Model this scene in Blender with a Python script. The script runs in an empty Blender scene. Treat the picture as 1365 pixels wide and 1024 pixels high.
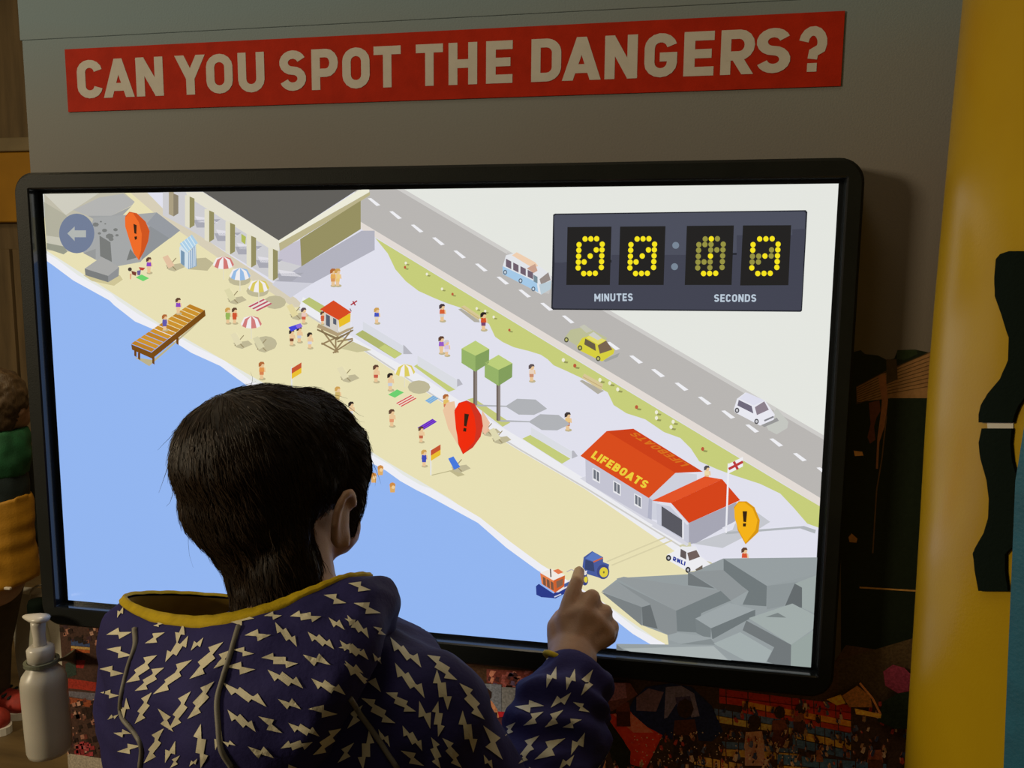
import bpy, bmesh, math, random
import numpy as np
from mathutils import Vector, Matrix, noise
from mathutils.bvhtree import BVHTree
random.seed(7)
SC = bpy.context.scene
COL = SC.collection
R = math.radians

# ------------------------------------------------------------------ camera, world, lights, exposure
CAM_POS = Vector((0.2696, -0.8331, 1.2662))
YAW, PITCH, ROLL, FOC = -0.1777, -0.1232, 0.0092, 1050.0
_f = Vector((math.sin(YAW) * math.cos(PITCH), math.cos(YAW) * math.cos(PITCH), math.sin(PITCH)))
_r0 = Vector((math.cos(YAW), -math.sin(YAW), 0))
_u0 = _r0.cross(_f)
CR = math.cos(ROLL) * _r0 + math.sin(ROLL) * _u0
CU = -math.sin(ROLL) * _r0 + math.cos(ROLL) * _u0
CF = _f
cam = bpy.data.cameras.new('camera')
cam.sensor_fit = 'HORIZONTAL'
cam.sensor_width = 36.0
cam.lens = 36.0 * FOC / 1365.0
cam.clip_start = 0.01
cam_o = bpy.data.objects.new('camera', cam)
COL.objects.link(cam_o)
m3 = Matrix((CR, CU, -CF)).transposed()
cam_o.matrix_world = Matrix.Translation(CAM_POS) @ m3.to_4x4()
SC.camera = cam_o

w = bpy.data.worlds.new('room_ambience')
SC.world = w
w.use_nodes = True
w.node_tree.nodes['Background'].inputs[0].default_value = (1.0, 0.80, 0.52, 1)
w.node_tree.nodes['Background'].inputs[1].default_value = 0.045


def area(name, loc, target, size, power, col):
    l = bpy.data.lights.new(name, 'AREA')
    l.size = size
    l.energy = power
    l.color = col
    o = bpy.data.objects.new(name, l)
    COL.objects.link(o)
    o.location = loc
    o.rotation_euler = (Vector(target) - Vector(loc)).to_track_quat('-Z', 'Y').to_euler()
    return o


area('room_lamp', (-2.6, -1.9, 2.0), (0.0, -0.05, 1.2), 0.5, 51, (1.0, 0.84, 0.58))
area('ceiling_lamp', (-0.2, -0.55, 2.75), (0.1, 0.0, 1.5), 0.6, 4, (1.0, 0.86, 0.62))
area('background_fill', (-0.95, 0.45, 2.5), (-1.15, 1.5, 0.5), 0.5, 15, (1.0, 0.78, 0.48))  # added fill lamp out of view, brightens the bag and the child behind

SC.view_settings.view_transform = 'Standard'
SC.view_settings.look = 'None'
SC.view_settings.exposure = 0.0
SC.view_settings.gamma = 1.0
SC.view_settings.use_curve_mapping = False


# ------------------------------------------------------------------ helpers: points
def ray(x, y):
    return CF + CR * ((x - 682.5) / FOC) + CU * ((512 - y) / FOC)


def PD(x, y, d):                       # point at depth d along the view axis
    return CAM_POS + ray(x, y) * d


def PY(x, y, Y):                       # point on the upright plane y = Y
    d = ray(x, y)
    return CAM_POS + d * ((Y - CAM_POS.y) / d.y)


def PZ(x, y, Z):
    d = ray(x, y)
    return CAM_POS + d * ((Z - CAM_POS.z) / d.z)


def lin(c):
    return tuple(((v / 255.0) / 12.92 if v <= 10 else (((v / 255.0) + 0.055) / 1.055) ** 2.4) for v in c)


# ------------------------------------------------------------------ helpers: objects
def tag(o, label=None, cat=None, group=None, kind=None):
    if label: o['label'] = label
    if cat: o['category'] = cat
    if group: o['group'] = group
    if kind: o['kind'] = kind
    return o


def empty(name, loc, label, cat, group=None):
    o = bpy.data.objects.new(name, None)
    o.empty_display_size = 0.05
    COL.objects.link(o)
    o.location = loc
    return tag(o, label, cat, group)


def link_mesh(name, me, mat, parent=None, label=None, smooth=False):
    o = bpy.data.objects.new(name, me)
    COL.objects.link(o)
    if mat is not None:
        me.materials.append(mat)
    if smooth:
        for p in me.polygons: p.use_smooth = True
    if parent is not None:
        o.parent = parent
        # parents are Empties or meshes without rotation: children keep world coordinates
        off = Vector((0, 0, 0)); q = parent
        while q is not None:
            off += Vector(q.location); q = q.parent
        o.location = -off
    if label: o['label'] = label
    return o


def obj(name, bm, mat, parent=None, label=None, smooth=False):
    bmesh.ops.recalc_face_normals(bm, faces=bm.faces[:])
    me = bpy.data.meshes.new(name)
    bm.to_mesh(me)
    bm.free()
    return link_mesh(name, me, mat, parent, label, smooth)


def raw(name, verts, faces, mat, parent=None, label=None, smooth=False):
    me = bpy.data.meshes.new(name)
    me.from_pydata([tuple(v) for v in verts], [], faces)
    me.update()
    return link_mesh(name, me, mat, parent, label, smooth)


def box(bm, lo, hi, bevel=0.0, seg=2):
    c = [(a + b) / 2 for a, b in zip(lo, hi)]
    s = [abs(b - a) for a, b in zip(lo, hi)]
    r = bmesh.ops.create_cube(bm, size=1, matrix=Matrix.Translation(c) @ Matrix.Diagonal((*s, 1)))
    if bevel > 0:
        es = list({e for v in r['verts'] for e in v.link_edges})
        bmesh.ops.bevel(bm, geom=es, offset=bevel, segments=seg, affect='EDGES', profile=0.5)


def ell(bm, c, rad, M=None, sub=3):
    mt = Matrix.Translation(c)
    if M is not None: mt = mt @ M.to_4x4()
    bmesh.ops.create_icosphere(bm, subdivisions=sub, radius=1, matrix=mt @ Matrix.Diagonal((*rad, 1)))


def capsule(bm, p0, r0, p1, r1, seg=16, half=5):
    p0, p1 = Vector(p0), Vector(p1)
    ax = p1 - p0; L = ax.length
    if L < 1e-6: ax = Vector((0, 0, 1)); L = 1e-6
    ax = ax / L; a = ax.orthogonal().normalized(); b = ax.cross(a)
    off = max(-.9, min(.9, (r0 - r1) / L))          # where the cone touches both spheres
    t0 = math.asin(off)
    rings = []
    for c, r, lo, hi in ((p0, r0, -math.pi / 2, t0), (p1, r1, t0, math.pi / 2)):
        for k in range(half + 1):
            th = lo + (hi - lo) * k / half
            th = max(-1.54, min(1.54, th))
            rr, h = r * math.cos(th), r * math.sin(th)
            rings.append([c + ax * h + a * (rr * math.cos(2 * math.pi * m / seg)) + b * (rr * math.sin(2 * math.pi * m / seg)) for m in range(seg)])
    loft(bm, rings)


def chain(bm, pts):
    for (p0, r0), (p1, r1) in zip(pts[:-1], pts[1:]):
        capsule(bm, p0, r0, p1, r1)


def loft(bm, rings, cap=True):
    vs = [[bm.verts.new(p) for p in r] for r in rings]
    n = len(rings[0])
    for a, b in zip(vs[:-1], vs[1:]):
        for i in range(n):
            bm.faces.new((a[i], a[(i + 1) % n], b[(i + 1) % n], b[i]))
    if cap:
        bm.faces.new(vs[0][::-1]); bm.faces.new(vs[-1])
    return vs


def lathe(bm, prof, seg=32, M=Matrix.Identity(4)):
    rings = [[M @ Vector((r * math.cos(2 * math.pi * k / seg), r * math.sin(2 * math.pi * k / seg), z)) for k in range(seg)] for r, z in prof]
    loft(bm, rings)


def remesh(bm, voxel, it=3, fac=0.5):
    """union of everything in bm as one smooth mesh"""
    bmesh.ops.recalc_face_normals(bm, faces=bm.faces[:])
    me = bpy.data.meshes.new('tmp'); bm.to_mesh(me); bm.free()
    o = bpy.data.objects.new('tmp', me); COL.objects.link(o)
    r = o.modifiers.new('r', 'REMESH'); r.mode = 'VOXEL'; r.voxel_size = voxel; r.adaptivity = 0
    if it:
        s = o.modifiers.new('s', 'SMOOTH'); s.factor = fac; s.iterations = it
    dg = bpy.context.evaluated_depsgraph_get()
    out = bpy.data.meshes.new_from_object(o.evaluated_get(dg))
    bpy.data.objects.remove(o); bpy.data.meshes.remove(me)
    for p in out.polygons: p.use_smooth = True
    return out


def warp(me, fn):
    """move each vertex by fn(co, normal)"""
    n = len(me.vertices)
    co = [v.co.copy() for v in me.vertices]
    no = [v.normal.copy() for v in me.vertices]
    for i in range(n):
        me.vertices[i].co = co[i] + fn(co[i], no[i])
    me.update()


def cat_closed(P, n):
    P = [Vector(p) for p in P]; k = len(P); out = []
    for i in range(k):
        p0, p1, p2, p3 = P[i - 1], P[i], P[(i + 1) % k], P[(i + 2) % k]
        for j in range(n):
            t = j / n
            out.append(0.5 * ((2 * p1) + (p2 - p0) * t + (2 * p0 - 5 * p1 + 4 * p2 - p3) * t * t + (3 * p1 - p0 - 3 * p2 + p3) * t ** 3))
    return out


def cat_open(P, n):
    P = [Vector(p) for p in P]
    P = [2 * P[0] - P[1]] + P + [2 * P[-1] - P[-2]]; out = []
    for i in range(1, len(P) - 2):
        p0, p1, p2, p3 = P[i - 1], P[i], P[i + 1], P[i + 2]
        for j in range(n):
            t = j / n
            out.append(0.5 * ((2 * p1) + (p2 - p0) * t + (2 * p0 - 5 * p1 + 4 * p2 - p3) * t * t + (3 * p1 - p0 - 3 * p2 + p3) * t ** 3))
    out.append(P[-2].copy())
    return out


def tube(bm, pts, rad, seg=8, cap=True):
    pts = [Vector(p) for p in pts]
    rings = []
    up = None
    for i, p in enumerate(pts):
        t = (pts[min(i + 1, len(pts) - 1)] - pts[max(i - 1, 0)]).normalized()
        if up is None:
            up = t.orthogonal().normalized()
        a = (up - t * up.dot(t)).normalized(); up = a
        b = t.cross(a)
        rr = rad[i] if isinstance(rad, (list, tuple)) else rad
        rings.append([p + a * rr * math.cos(2 * math.pi * k / seg) + b * rr * math.sin(2 * math.pi * k / seg) for k in range(seg)])
    loft(bm, rings, cap)


# ------------------------------------------------------------------ helpers: materials
def mat(name, col, rough=0.6, noise_amt=0.0, noise_scale=20.0, bump=0.0, bump_scale=200.0, metal=0.0, spec=0.5, sss=0.0, sheen=0.0, col2=None, stretch=None, trans=0.0, coat=0.0):
    m = bpy.data.materials.new(name); m.use_nodes = True
    nt = m.node_tree; b = nt.nodes['Principled BSDF']
    b.inputs['Base Color'].default_value = (*col, 1)
    b.inputs['Roughness'].default_value = rough
    b.inputs['Metallic'].default_value = metal
    b.inputs['Specular IOR Level'].default_value = spec
    b.inputs['Transmission Weight'].default_value = trans
    b.inputs['Coat Weight'].default_value = coat
    if sss:
        b.inputs['Subsurface Weight'].default_value = sss
        b.inputs['Subsurface Radius'].default_value = (0.012, 0.005, 0.003)
        b.inputs['Subsurface Scale'].default_value = 0.6
    if sheen:
        b.inputs['Sheen Weight'].default_value = sheen
    tc = nt.nodes.new('ShaderNodeTexCoord')
    src = tc.outputs['Object']
    if stretch:
        mp = nt.nodes.new('ShaderNodeMapping'); mp.inputs['Scale'].default_value = stretch
        nt.links.new(src, mp.inputs[0]); src = mp.outputs[0]
    if noise_amt > 0 or col2:
        n = nt.nodes.new('ShaderNodeTexNoise'); n.inputs['Scale'].default_value = noise_scale
        n.inputs['Detail'].default_value = 5
        nt.links.new(src, n.inputs['Vector'])
        mx = nt.nodes.new('ShaderNodeMix'); mx.data_type = 'RGBA'
        c2 = col2 if col2 else tuple(v * (1 - noise_amt) for v in col)
        mx.inputs[6].default_value = (*col, 1); mx.inputs[7].default_value = (*c2, 1)
        rp = nt.nodes.new('ShaderNodeMapRange'); rp.inputs[1].default_value = 0.35; rp.inputs[2].default_value = 0.68
        nt.links.new(n.outputs[0], rp.inputs[0]); nt.links.new(rp.outputs[0], mx.inputs[0])
        nt.links.new(mx.outputs[2], b.inputs['Base Color'])
    if bump > 0:
        n2 = nt.nodes.new('ShaderNodeTexNoise'); n2.inputs['Scale'].default_value = bump_scale; n2.inputs['Detail'].default_value = 4
        nt.links.new(src, n2.inputs['Vector'])
        bp = nt.nodes.new('ShaderNodeBump'); bp.inputs['Strength'].default_value = bump; bp.inputs['Distance'].default_value = 0.002
        nt.links.new(n2.outputs[0], bp.inputs['Height']); nt.links.new(bp.outputs[0], b.inputs['Normal'])
    return m


def print_mat(name, emit, light, rough, grain=0.0, grain_scale=300.0, gain=1.0):
    """flat print / screen picture: the colour of each shape comes from the 'ink' attribute"""
    m = bpy.data.materials.new(name); m.use_nodes = True
    nt = m.node_tree; b = nt.nodes['Principled BSDF']
    at = nt.nodes.new('ShaderNodeAttribute'); at.attribute_name = 'ink'
    b.inputs['Roughness'].default_value = rough
    if emit:
        b.inputs['Base Color'].default_value = (0.004, 0.004, 0.004, 1)
        b.inputs['Specular IOR Level'].default_value = 0.35
        nt.links.new(at.outputs['Color'], b.inputs['Emission Color'])
        b.inputs['Emission Strength'].default_value = 1.0
        m.cycles.emission_sampling = 'FRONT' if light else 'NONE'
    else:
        b.inputs['Specular IOR Level'].default_value = 0.2
        if grain > 0:
            tc = nt.nodes.new('ShaderNodeTexCoord')
            n = nt.nodes.new('ShaderNodeTexNoise'); n.inputs['Scale'].default_value = grain_scale; n.inputs['Detail'].default_value = 4
            nt.links.new(tc.outputs['Object'], n.inputs['Vector'])
            rp = nt.nodes.new('ShaderNodeMapRange'); rp.inputs[1].default_value = 0.3; rp.inputs[2].default_value = 0.7
            rp.inputs[3].default_value = gain * (1 - grain); rp.inputs[4].default_value = gain * (1 + grain)
            nt.links.new(n.outputs[0], rp.inputs[0])
            mx = nt.nodes.new('ShaderNodeVectorMath'); mx.operation = 'SCALE'
            nt.links.new(at.outputs['Color'], mx.inputs[0]); nt.links.new(rp.outputs[0], mx.inputs['Scale'])
            nt.links.new(mx.outputs[0], b.inputs['Base Color'])
        else:
            nt.links.new(at.outputs['Color'], b.inputs['Base Color'])
    return m
# ------------------------------------------------------------------ flat drawing (screen picture, wall print)
class Drawing:
    """coloured polygons stacked in thin layers on one upright plane (y = Y, facing -y)"""
    step = 0.00003

    def __init__(s, Y, rect=None):
        s.Y = Y; s.rect = rect; s.cur = None; s.origin = None

    def begin(s, name, base=0.0):
        s.name = name; s.v = []; s.f = []; s.c = []; s.lay = base

    def crop(s, x0=0, y0=0, sc=1.0):
        s.origin = (x0, y0, sc)

    def pt(s, p):
        if s.origin is None: return PY(p[0], p[1], s.Y)
        return PY(s.origin[0] + p[0] / s.origin[2], s.origin[1] + p[1] / s.origin[2], s.Y)

    def poly_w(s, col, P, up=True):
        """P: list of (x, z) on the plane"""
        if s.rect:
            x0, x1, z0, z1 = s.rect
            for ax, lim, sg in ((0, x0, 1), (0, x1, -1), (1, z0, 1), (1, z1, -1)):
                out = []
                for i in range(len(P)):
                    a, b = P[i - 1], P[i]
                    da, db = (a[ax] - lim) * sg, (b[ax] - lim) * sg
                    if (da >= 0) != (db >= 0):
                        t = da / (da - db)
                        out.append((a[0] + (b[0] - a[0]) * t, a[1] + (b[1] - a[1]) * t))
                    if db >= 0: out.append(b)
                P = out
                if len(P) < 3: return
        Q = []
        for p in P:
            if not Q or abs(p[0] - Q[-1][0]) + abs(p[1] - Q[-1][1]) > 1e-6: Q.append(p)
        if len(Q) > 2 and abs(Q[0][0] - Q[-1][0]) + abs(Q[0][1] - Q[-1][1]) < 1e-6: Q.pop()
        if len(Q) < 3: return
        a = sum(Q[i - 1][0] * Q[i][1] - Q[i][0] * Q[i - 1][1] for i in range(len(Q)))
        if a < 0: Q = Q[::-1]
        if up: s.lay += s.step
        n = len(s.v)
        for x, z in Q: s.v.append((x, s.Y - s.lay, z))
        s.f.append(tuple(range(n, n + len(Q)))); s.c.append(col)

    def poly(s, col, pts, up=True):
        s.poly_w(lin(col), [(q.x, q.z) for q in (s.pt(p) for p in pts)], up)

    def line(s, col, pts, wd, up=True):
        for a, b in zip(pts[:-1], pts[1:]):
            dx, dy = b[0] - a[0], b[1] - a[1]; l = math.hypot(dx, dy) or 1
            nx, ny = -dy / l * wd / 2, dx / l * wd / 2
            s.poly(col, [(a[0] + nx, a[1] + ny), (b[0] + nx, b[1] + ny), (b[0] - nx, b[1] - ny), (a[0] - nx, a[1] - ny)], up)
            up = False

    def disc(s, col, c, rx, ry=None, n=16, up=True):
        ry = ry or rx
        s.poly(col, [(c[0] + rx * math.cos(2 * math.pi * k / n), c[1] + ry * math.sin(2 * math.pi * k / n)) for k in range(n)], up)

    def text(s, col, txt, org, ax, up_v, th=0.19, adv=None):
        """stroke lettering: org baseline start, ax = vector of the whole text, up_v = cap height vector"""
        tot = sum(GLYPH_W(ch) + 0.14 for ch in txt) - 0.14
        x = 0.0
        s.lay += s.step
        for ch in txt:
            for quad in glyph(ch, th):
                s.poly(col, [(org[0] + ax[0] * (x + u) / tot + up_v[0] * v, org[1] + ax[1] * (x + u) / tot + up_v[1] * v) for u, v in quad], False)
            x += GLYPH_W(ch) + 0.14

    def end(s, mat_, parent, label=None):
        me = bpy.data.meshes.new(s.name)
        me.from_pydata(s.v, [], s.f)
        at = me.attributes.new('ink', 'FLOAT_COLOR', 'CORNER')
        arr = []
        for f, c in zip(s.f, s.c): arr += [(*c, 1.0)] * len(f)
        at.data.foreach_set('color', np.array(arr, dtype=np.float32).ravel())
        return link_mesh(s.name, me, mat_, parent, label)


# stroke letters in the manner of a bold engineering grotesque: cap height 1
def arc(cx, cy, rx, ry, a0, a1, n=8):
    return [(cx + rx * math.cos(R(a0 + (a1 - a0) * k / n)), cy + ry * math.sin(R(a0 + (a1 - a0) * k / n))) for k in range(n + 1)]


_W = {'I': 0.2, 'M': 0.8, 'C': .62, 'A': .72, 'N': .66, 'Y': .7, 'O': .66, 'U': .66, 'S': .64, 'P': .64, 'T': .66, 'H': .66, 'E': .56, 'D': .66, 'G': .66, 'R': .68, '?': .6, 'L': .54, 'F': .56, 'B': .66}


def GLYPH_W(ch): return _W[ch]


def strokes(ch, t):
    w = _W[ch]; h = t / 2; l, r, b, tp = h, w - h, h, 1 - h; m = 0.5; cx = w / 2
    if ch == 'I': return [[(cx, 0), (cx, 1)]]
    if ch == 'L': return [[(l, 1), (l, 0)], [(l, b), (w, b)]]
    if ch == 'T': return [[(0, tp), (w, tp)], [(cx, 1), (cx, 0)]]
    if ch == 'H': return [[(l, 0), (l, 1)], [(r, 0), (r, 1)], [(l, m), (r, m)]]
    if ch == 'E': return [[(l, 0), (l, 1)], [(l, tp), (w, tp)], [(l, b), (w, b)], [(l, m), (w * .92, m)]]
    if ch == 'F': return [[(l, 0), (l, 1)], [(l, tp), (w, tp)], [(l, m), (w * .9, m)]]
    if ch == 'N': return [[(l, 0), (l, 1)], [(r, 0), (r, 1)], [(l - .02, 1.0), (r + .02, 0.0)]]
    if ch == 'M': return [[(l, 0), (l, 1)], [(r, 0), (r, 1)], [(l, .95), (cx, .3)], [(cx, .3), (r, .95)]]
    if ch == 'A': return [[(h * .95 - .05, -.15), (cx + .01, 1.0)], [(w - h * .95 + .05, -.15), (cx - .01, 1.0)], [(w * .24, .27), (w * .76, .27)]]
    if ch == 'Y': return [[(h * .95 - .07, 1.15), (cx, .42)], [(w - h * .95 + .07, 1.15), (cx, .42)], [(cx, .48), (cx, 0)]]
    q = min(.36, (w - t) / 2)
    if ch == 'O': return [arc(cx, tp - q, r - cx, q, 0, 180) + arc(cx, b + q, r - cx, q, 180, 360) + [(r, tp - q)]]
    if ch == 'U': return [[(l, 1), (l, b + q)] + arc(cx, b + q, r - cx, q, 180, 360) + [(r, 1)]]
    if ch == 'C': return [arc(cx, tp - q, r - cx, q, 8, 180) + arc(cx, b + q, r - cx, q, 180, 352)]
    if ch == 'G': return [arc(cx, tp - q, r - cx, q, 12, 180) + arc(cx, b + q, r - cx, q, 180, 360) + [(r, .47)], [(cx - .02, .46), (w, .46)]]
    if ch == 'D': return [[(l, 0), (l, 1)], [(l, tp), (cx, tp)] + arc(cx, tp - q, r - cx, q, 90, 0) + arc(cx, b + q, r - cx, q, 0, -90) + [(l, b)]]
    if ch in 'PR':
        k = .24; y0 = tp - 2 * k
        o = [[(l, 0), (l, 1)], [(l, tp), (w * .55, tp)] + arc(w * .55, tp - k, r - w * .55, k, 90, -90) + [(l, y0)]]
        if ch == 'R': o.append([(w * .45, y0), (w - h * 1.0 + .04, -.12)])
        return o
    if ch == 'B': return [[(l, 0), (l, 1)], [(l, tp), (w * .55, tp)] + arc(w * .55, tp - .2, r - w * .58, .2, 90, -90) + [(l, tp - .4)], [(l, .5), (w * .55, .5)] + arc(w * .55, b + .2, r - w * .55, .2, 90, -90) + [(l, b)]]
    if ch == 'S':
        k = (tp - b) / 4
        return [arc(cx, tp - k, r - cx, k, 20, 90, 4) + arc(cx, tp - k, cx - l, k, 90, 250, 8) + [(cx, .5)] + arc(cx, b + k, r - cx, k, 70, -90, 8) + arc(cx, b + k, cx - l, k, -90, -162, 4)]
    if ch == '?':
        k = .26
        return [arc(cx, tp - k, r - cx, k, 172, -30, 9) + [(cx + .02, .42), (cx, .28)], [(cx, 0), (cx, .19)]]
    return []


def glyph(ch, t):
    """list of convex quads"""
    out = []
    for st in strokes(ch, t):
        # mitred ribbon
        st = [p for k, p in enumerate(st) if k == 0 or abs(p[0] - st[k - 1][0]) + abs(p[1] - st[k - 1][1]) > 1e-6]
        n = len(st); L = []; Rr = []
        closed = n > 3 and abs(st[0][0] - st[-1][0]) + abs(st[0][1] - st[-1][1]) < 1e-6
        for i in range(n):
            a = st[i - 1] if i > 0 else (st[-2] if closed else st[i]); b = st[i]; c = st[i + 1] if i < n - 1 else (st[1] if closed else st[i])
            d1 = np.array([b[0] - a[0], b[1] - a[1]], float); d2 = np.array([c[0] - b[0], c[1] - b[1]], float)
            l1, l2 = np.linalg.norm(d1), np.linalg.norm(d2)
            if l1 < 1e-9: d1 = d2 / l2
            else: d1 = d1 / l1
            if l2 < 1e-9: d2 = d1
            else: d2 = d2 / l2
            n1 = np.array([-d1[1], d1[0]]); n2 = np.array([-d2[1], d2[0]])
            mm = n1 + n2; mm /= (np.linalg.norm(mm) or 1)
            k = (t / 2) / max(.5, mm @ n1)
            L.append((b[0] + mm[0] * k, b[1] + mm[1] * k)); Rr.append((b[0] - mm[0] * k, b[1] - mm[1] * k))
        for i in range(n - 1):
            q = [L[i], L[i + 1], Rr[i + 1], Rr[i]]
            for lim, sg in ((0.0, 1), (1.0, -1)):          # flat cut at baseline and cap height
                o = []
                for k in range(len(q)):
                    p0, p1 = q[k - 1], q[k]
                    d0, d1_ = (p0[1] - lim) * sg, (p1[1] - lim) * sg
                    if (d0 >= 0) != (d1_ >= 0):
                        u = d0 / (d0 - d1_); o.append((p0[0] + (p1[0] - p0[0]) * u, lim))
                    if d1_ >= 0: o.append(p1)
                q = o
            if len(q) > 2: out.append(q)
    return out
# ------------------------------------------------------------------ materials
M = {}
M['floor'] = mat('brown_floor', (0.16, 0.105, 0.04), 0.55, .45, 3.0, .3, 60, stretch=(1, 6, 1))
M['wall'] = mat('brown_boarding', (0.20, 0.135, 0.06), 0.7, .4, 4.0, .3, 50, stretch=(5, 5, .6))
M['wall_pale'] = mat('ledge_wood', (0.30, 0.23, 0.12), 0.6, .3, 6.0)
M['ochre_band'] = mat('ochre_paint', (0.46, 0.22, 0.01), 0.55, .25, 4.0)
M['board'] = mat('panel_edge', (0.32, 0.30, 0.27), 0.6)
M['bezel'] = mat('bezel_plastic', (0.010, 0.0118, 0.0095), 0.55, .2, 40, .15, 900, spec=0.2)
M['bezel_in'] = mat('bezel_gloss', (0.012, 0.014, 0.016), 0.16, spec=0.6)
M['picture_big'] = print_mat('screen_light', True, True, 0.12)
M['picture'] = print_mat('screen_light_detail', True, False, 0.12)
M['print'] = print_mat('wall_print', False, False, 0.55, 0.12, 260, 3.4)
M['crowd_left'] = print_mat('crowd_print_left', False, False, 0.6, 0.3, 420, 1.7)  # crowd print darkened in colour to offset the stronger lamplight at left
M['crowd'] = print_mat('crowd_print', False, False, 0.6, 0.3, 420, 4.2)

# ------------------------------------------------------------------ setting
def struct(o):
    o['kind'] = 'structure'; return o

bm = bmesh.new(); box(bm, (-3.2, -3.0, -0.05), (2.2, 2.45, 0.0))
struct(obj('floor', bm, M['floor']))
bm = bmesh.new(); box(bm, (-3.3, 2.45, 0.0), (2.2, 2.55, 2.8))
wb = struct(obj('wall_back', bm, M['wall']))
bm = bmesh.new(); box(bm, (-3.3, -3.0, 0.0), (-3.2, 2.55, 2.8))
struct(obj('wall_left', bm, M['wall']))
for k in range(14):
    bm = bmesh.new(); x = -3.18 + k * .16
    box(bm, (x, 2.425 - .004 * (k % 3), 0.0), (x + .15, 2.449, 1.42), .004, 1)
    obj('plank', bm, M['wall'], wb)
zb0 = PY(10, 296, 2.40).z; zb1 = PY(10, 203, 2.40).z; zb2 = PY(10, 184, 2.40).z
bm = bmesh.new(); box(bm, (-3.2, 2.40, zb0), (0.6, 2.449, zb1), .004, 1)
struct(obj('trim_1', bm, M['ochre_band'], None, 'ochre painted board band along the brown back wall'))
bm = bmesh.new(); box(bm, (-3.2, 2.385, zb1 + .002), (0.6, 2.449, zb2), .006, 2)
struct(obj('trim_2', bm, M['wall_pale'], None, 'pale wooden ledge above the ochre band'))

# ------------------------------------------------------------------ exhibit panel
YP = 0.026                                    # front face of the panel
xl = -0.480
Z0_ = 1.12
XR = 0.66
zs = PY(600, 24, YP).z                        # joint between the two boards
panel = empty('exhibit_panel', (0.0, YP + .015, 0.0), 'pale printed exhibit wall panel carrying a red title strip and a touchscreen', 'panel')


def sky_mat():
    m = mat('sky_print', (0.3, 0.3, 0.3), 0.7, bump=.12, bump_scale=500, spec=.08)
    nt = m.node_tree; b = nt.nodes['Principled BSDF']
    g = nt.nodes.new('ShaderNodeNewGeometry'); sp = nt.nodes.new('ShaderNodeSeparateXYZ')
    nt.links.new(g.outputs['Position'], sp.inputs[0])
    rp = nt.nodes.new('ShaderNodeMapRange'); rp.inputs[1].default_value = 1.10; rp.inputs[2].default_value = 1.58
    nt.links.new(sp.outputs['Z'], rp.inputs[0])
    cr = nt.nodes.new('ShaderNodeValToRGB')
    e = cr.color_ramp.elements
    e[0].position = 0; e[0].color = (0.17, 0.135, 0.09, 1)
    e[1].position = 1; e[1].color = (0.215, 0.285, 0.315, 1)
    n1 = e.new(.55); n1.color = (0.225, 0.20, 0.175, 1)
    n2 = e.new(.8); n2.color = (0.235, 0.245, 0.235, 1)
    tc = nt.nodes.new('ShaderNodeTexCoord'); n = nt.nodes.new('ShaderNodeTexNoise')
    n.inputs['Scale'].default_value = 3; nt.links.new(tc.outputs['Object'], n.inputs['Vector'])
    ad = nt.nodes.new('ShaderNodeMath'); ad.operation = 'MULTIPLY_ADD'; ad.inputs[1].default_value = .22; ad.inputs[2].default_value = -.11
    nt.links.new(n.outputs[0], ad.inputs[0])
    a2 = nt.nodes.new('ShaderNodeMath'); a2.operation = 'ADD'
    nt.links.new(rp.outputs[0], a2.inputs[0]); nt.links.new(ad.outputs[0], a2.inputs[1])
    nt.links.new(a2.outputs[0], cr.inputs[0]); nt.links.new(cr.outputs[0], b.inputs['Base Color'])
    return m


M['sky_print'] = sky_mat()
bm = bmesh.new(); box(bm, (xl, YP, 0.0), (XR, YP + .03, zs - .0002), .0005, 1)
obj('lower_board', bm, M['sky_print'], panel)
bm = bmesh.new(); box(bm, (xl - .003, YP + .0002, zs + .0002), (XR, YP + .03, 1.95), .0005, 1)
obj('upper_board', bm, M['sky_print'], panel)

# title strip and its letters (vinyl lettering)
M['red_vinyl'] = mat('red_vinyl', (0.47, 0.026, 0.009), 0.65, .15, 60, .1, 600, spec=.06)
M['cream_vinyl'] = mat('cream_vinyl', (0.60, 0.56, 0.49), 0.65, .06, 80, spec=.06)
YT = YP - .0015
tl, tr, br, bl = PY(86, 66, YT), PY(1127, 14, YT), PY(1120, 115, YT), PY(91, 149, YT)
tx0, tx1 = (tl.x + bl.x) / 2, (tr.x + br.x) / 2
tz0, tz1 = (bl.z + br.z) / 2, (tl.z + tr.z) / 2
bm = bmesh.new(); box(bm, (tx0, YT, tz0), (tx1, YP, tz1))
title = obj('title_strip', bm, M['red_vinyl'], panel, 'red strip with cream capital lettering')
T1 = [('C', 105, 187), ('A', 191, 287), ('N', 296, 384), ('Y', 425, 519), ('O', 524, 610), ('U', 627, 713), ('S', 762, 848), ('P', 866, 952), ('O', 966, 1055), ('T', 1068, 1156), ('T', 1205, 1293)]
T2 = [('H', -5, 88), ('E', 117, 203), ('D', 264, 361), ('A', 367, 488), ('N', 503, 609), ('G', 632, 738), ('E', 760, 858), ('R', 880, 990), ('S', 996, 1107), ('?', 1133, 1225)]
LZ0, LZ1 = tz0 + (tz1 - tz0) * .205, tz0 + (tz1 - tz0) * .815
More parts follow.
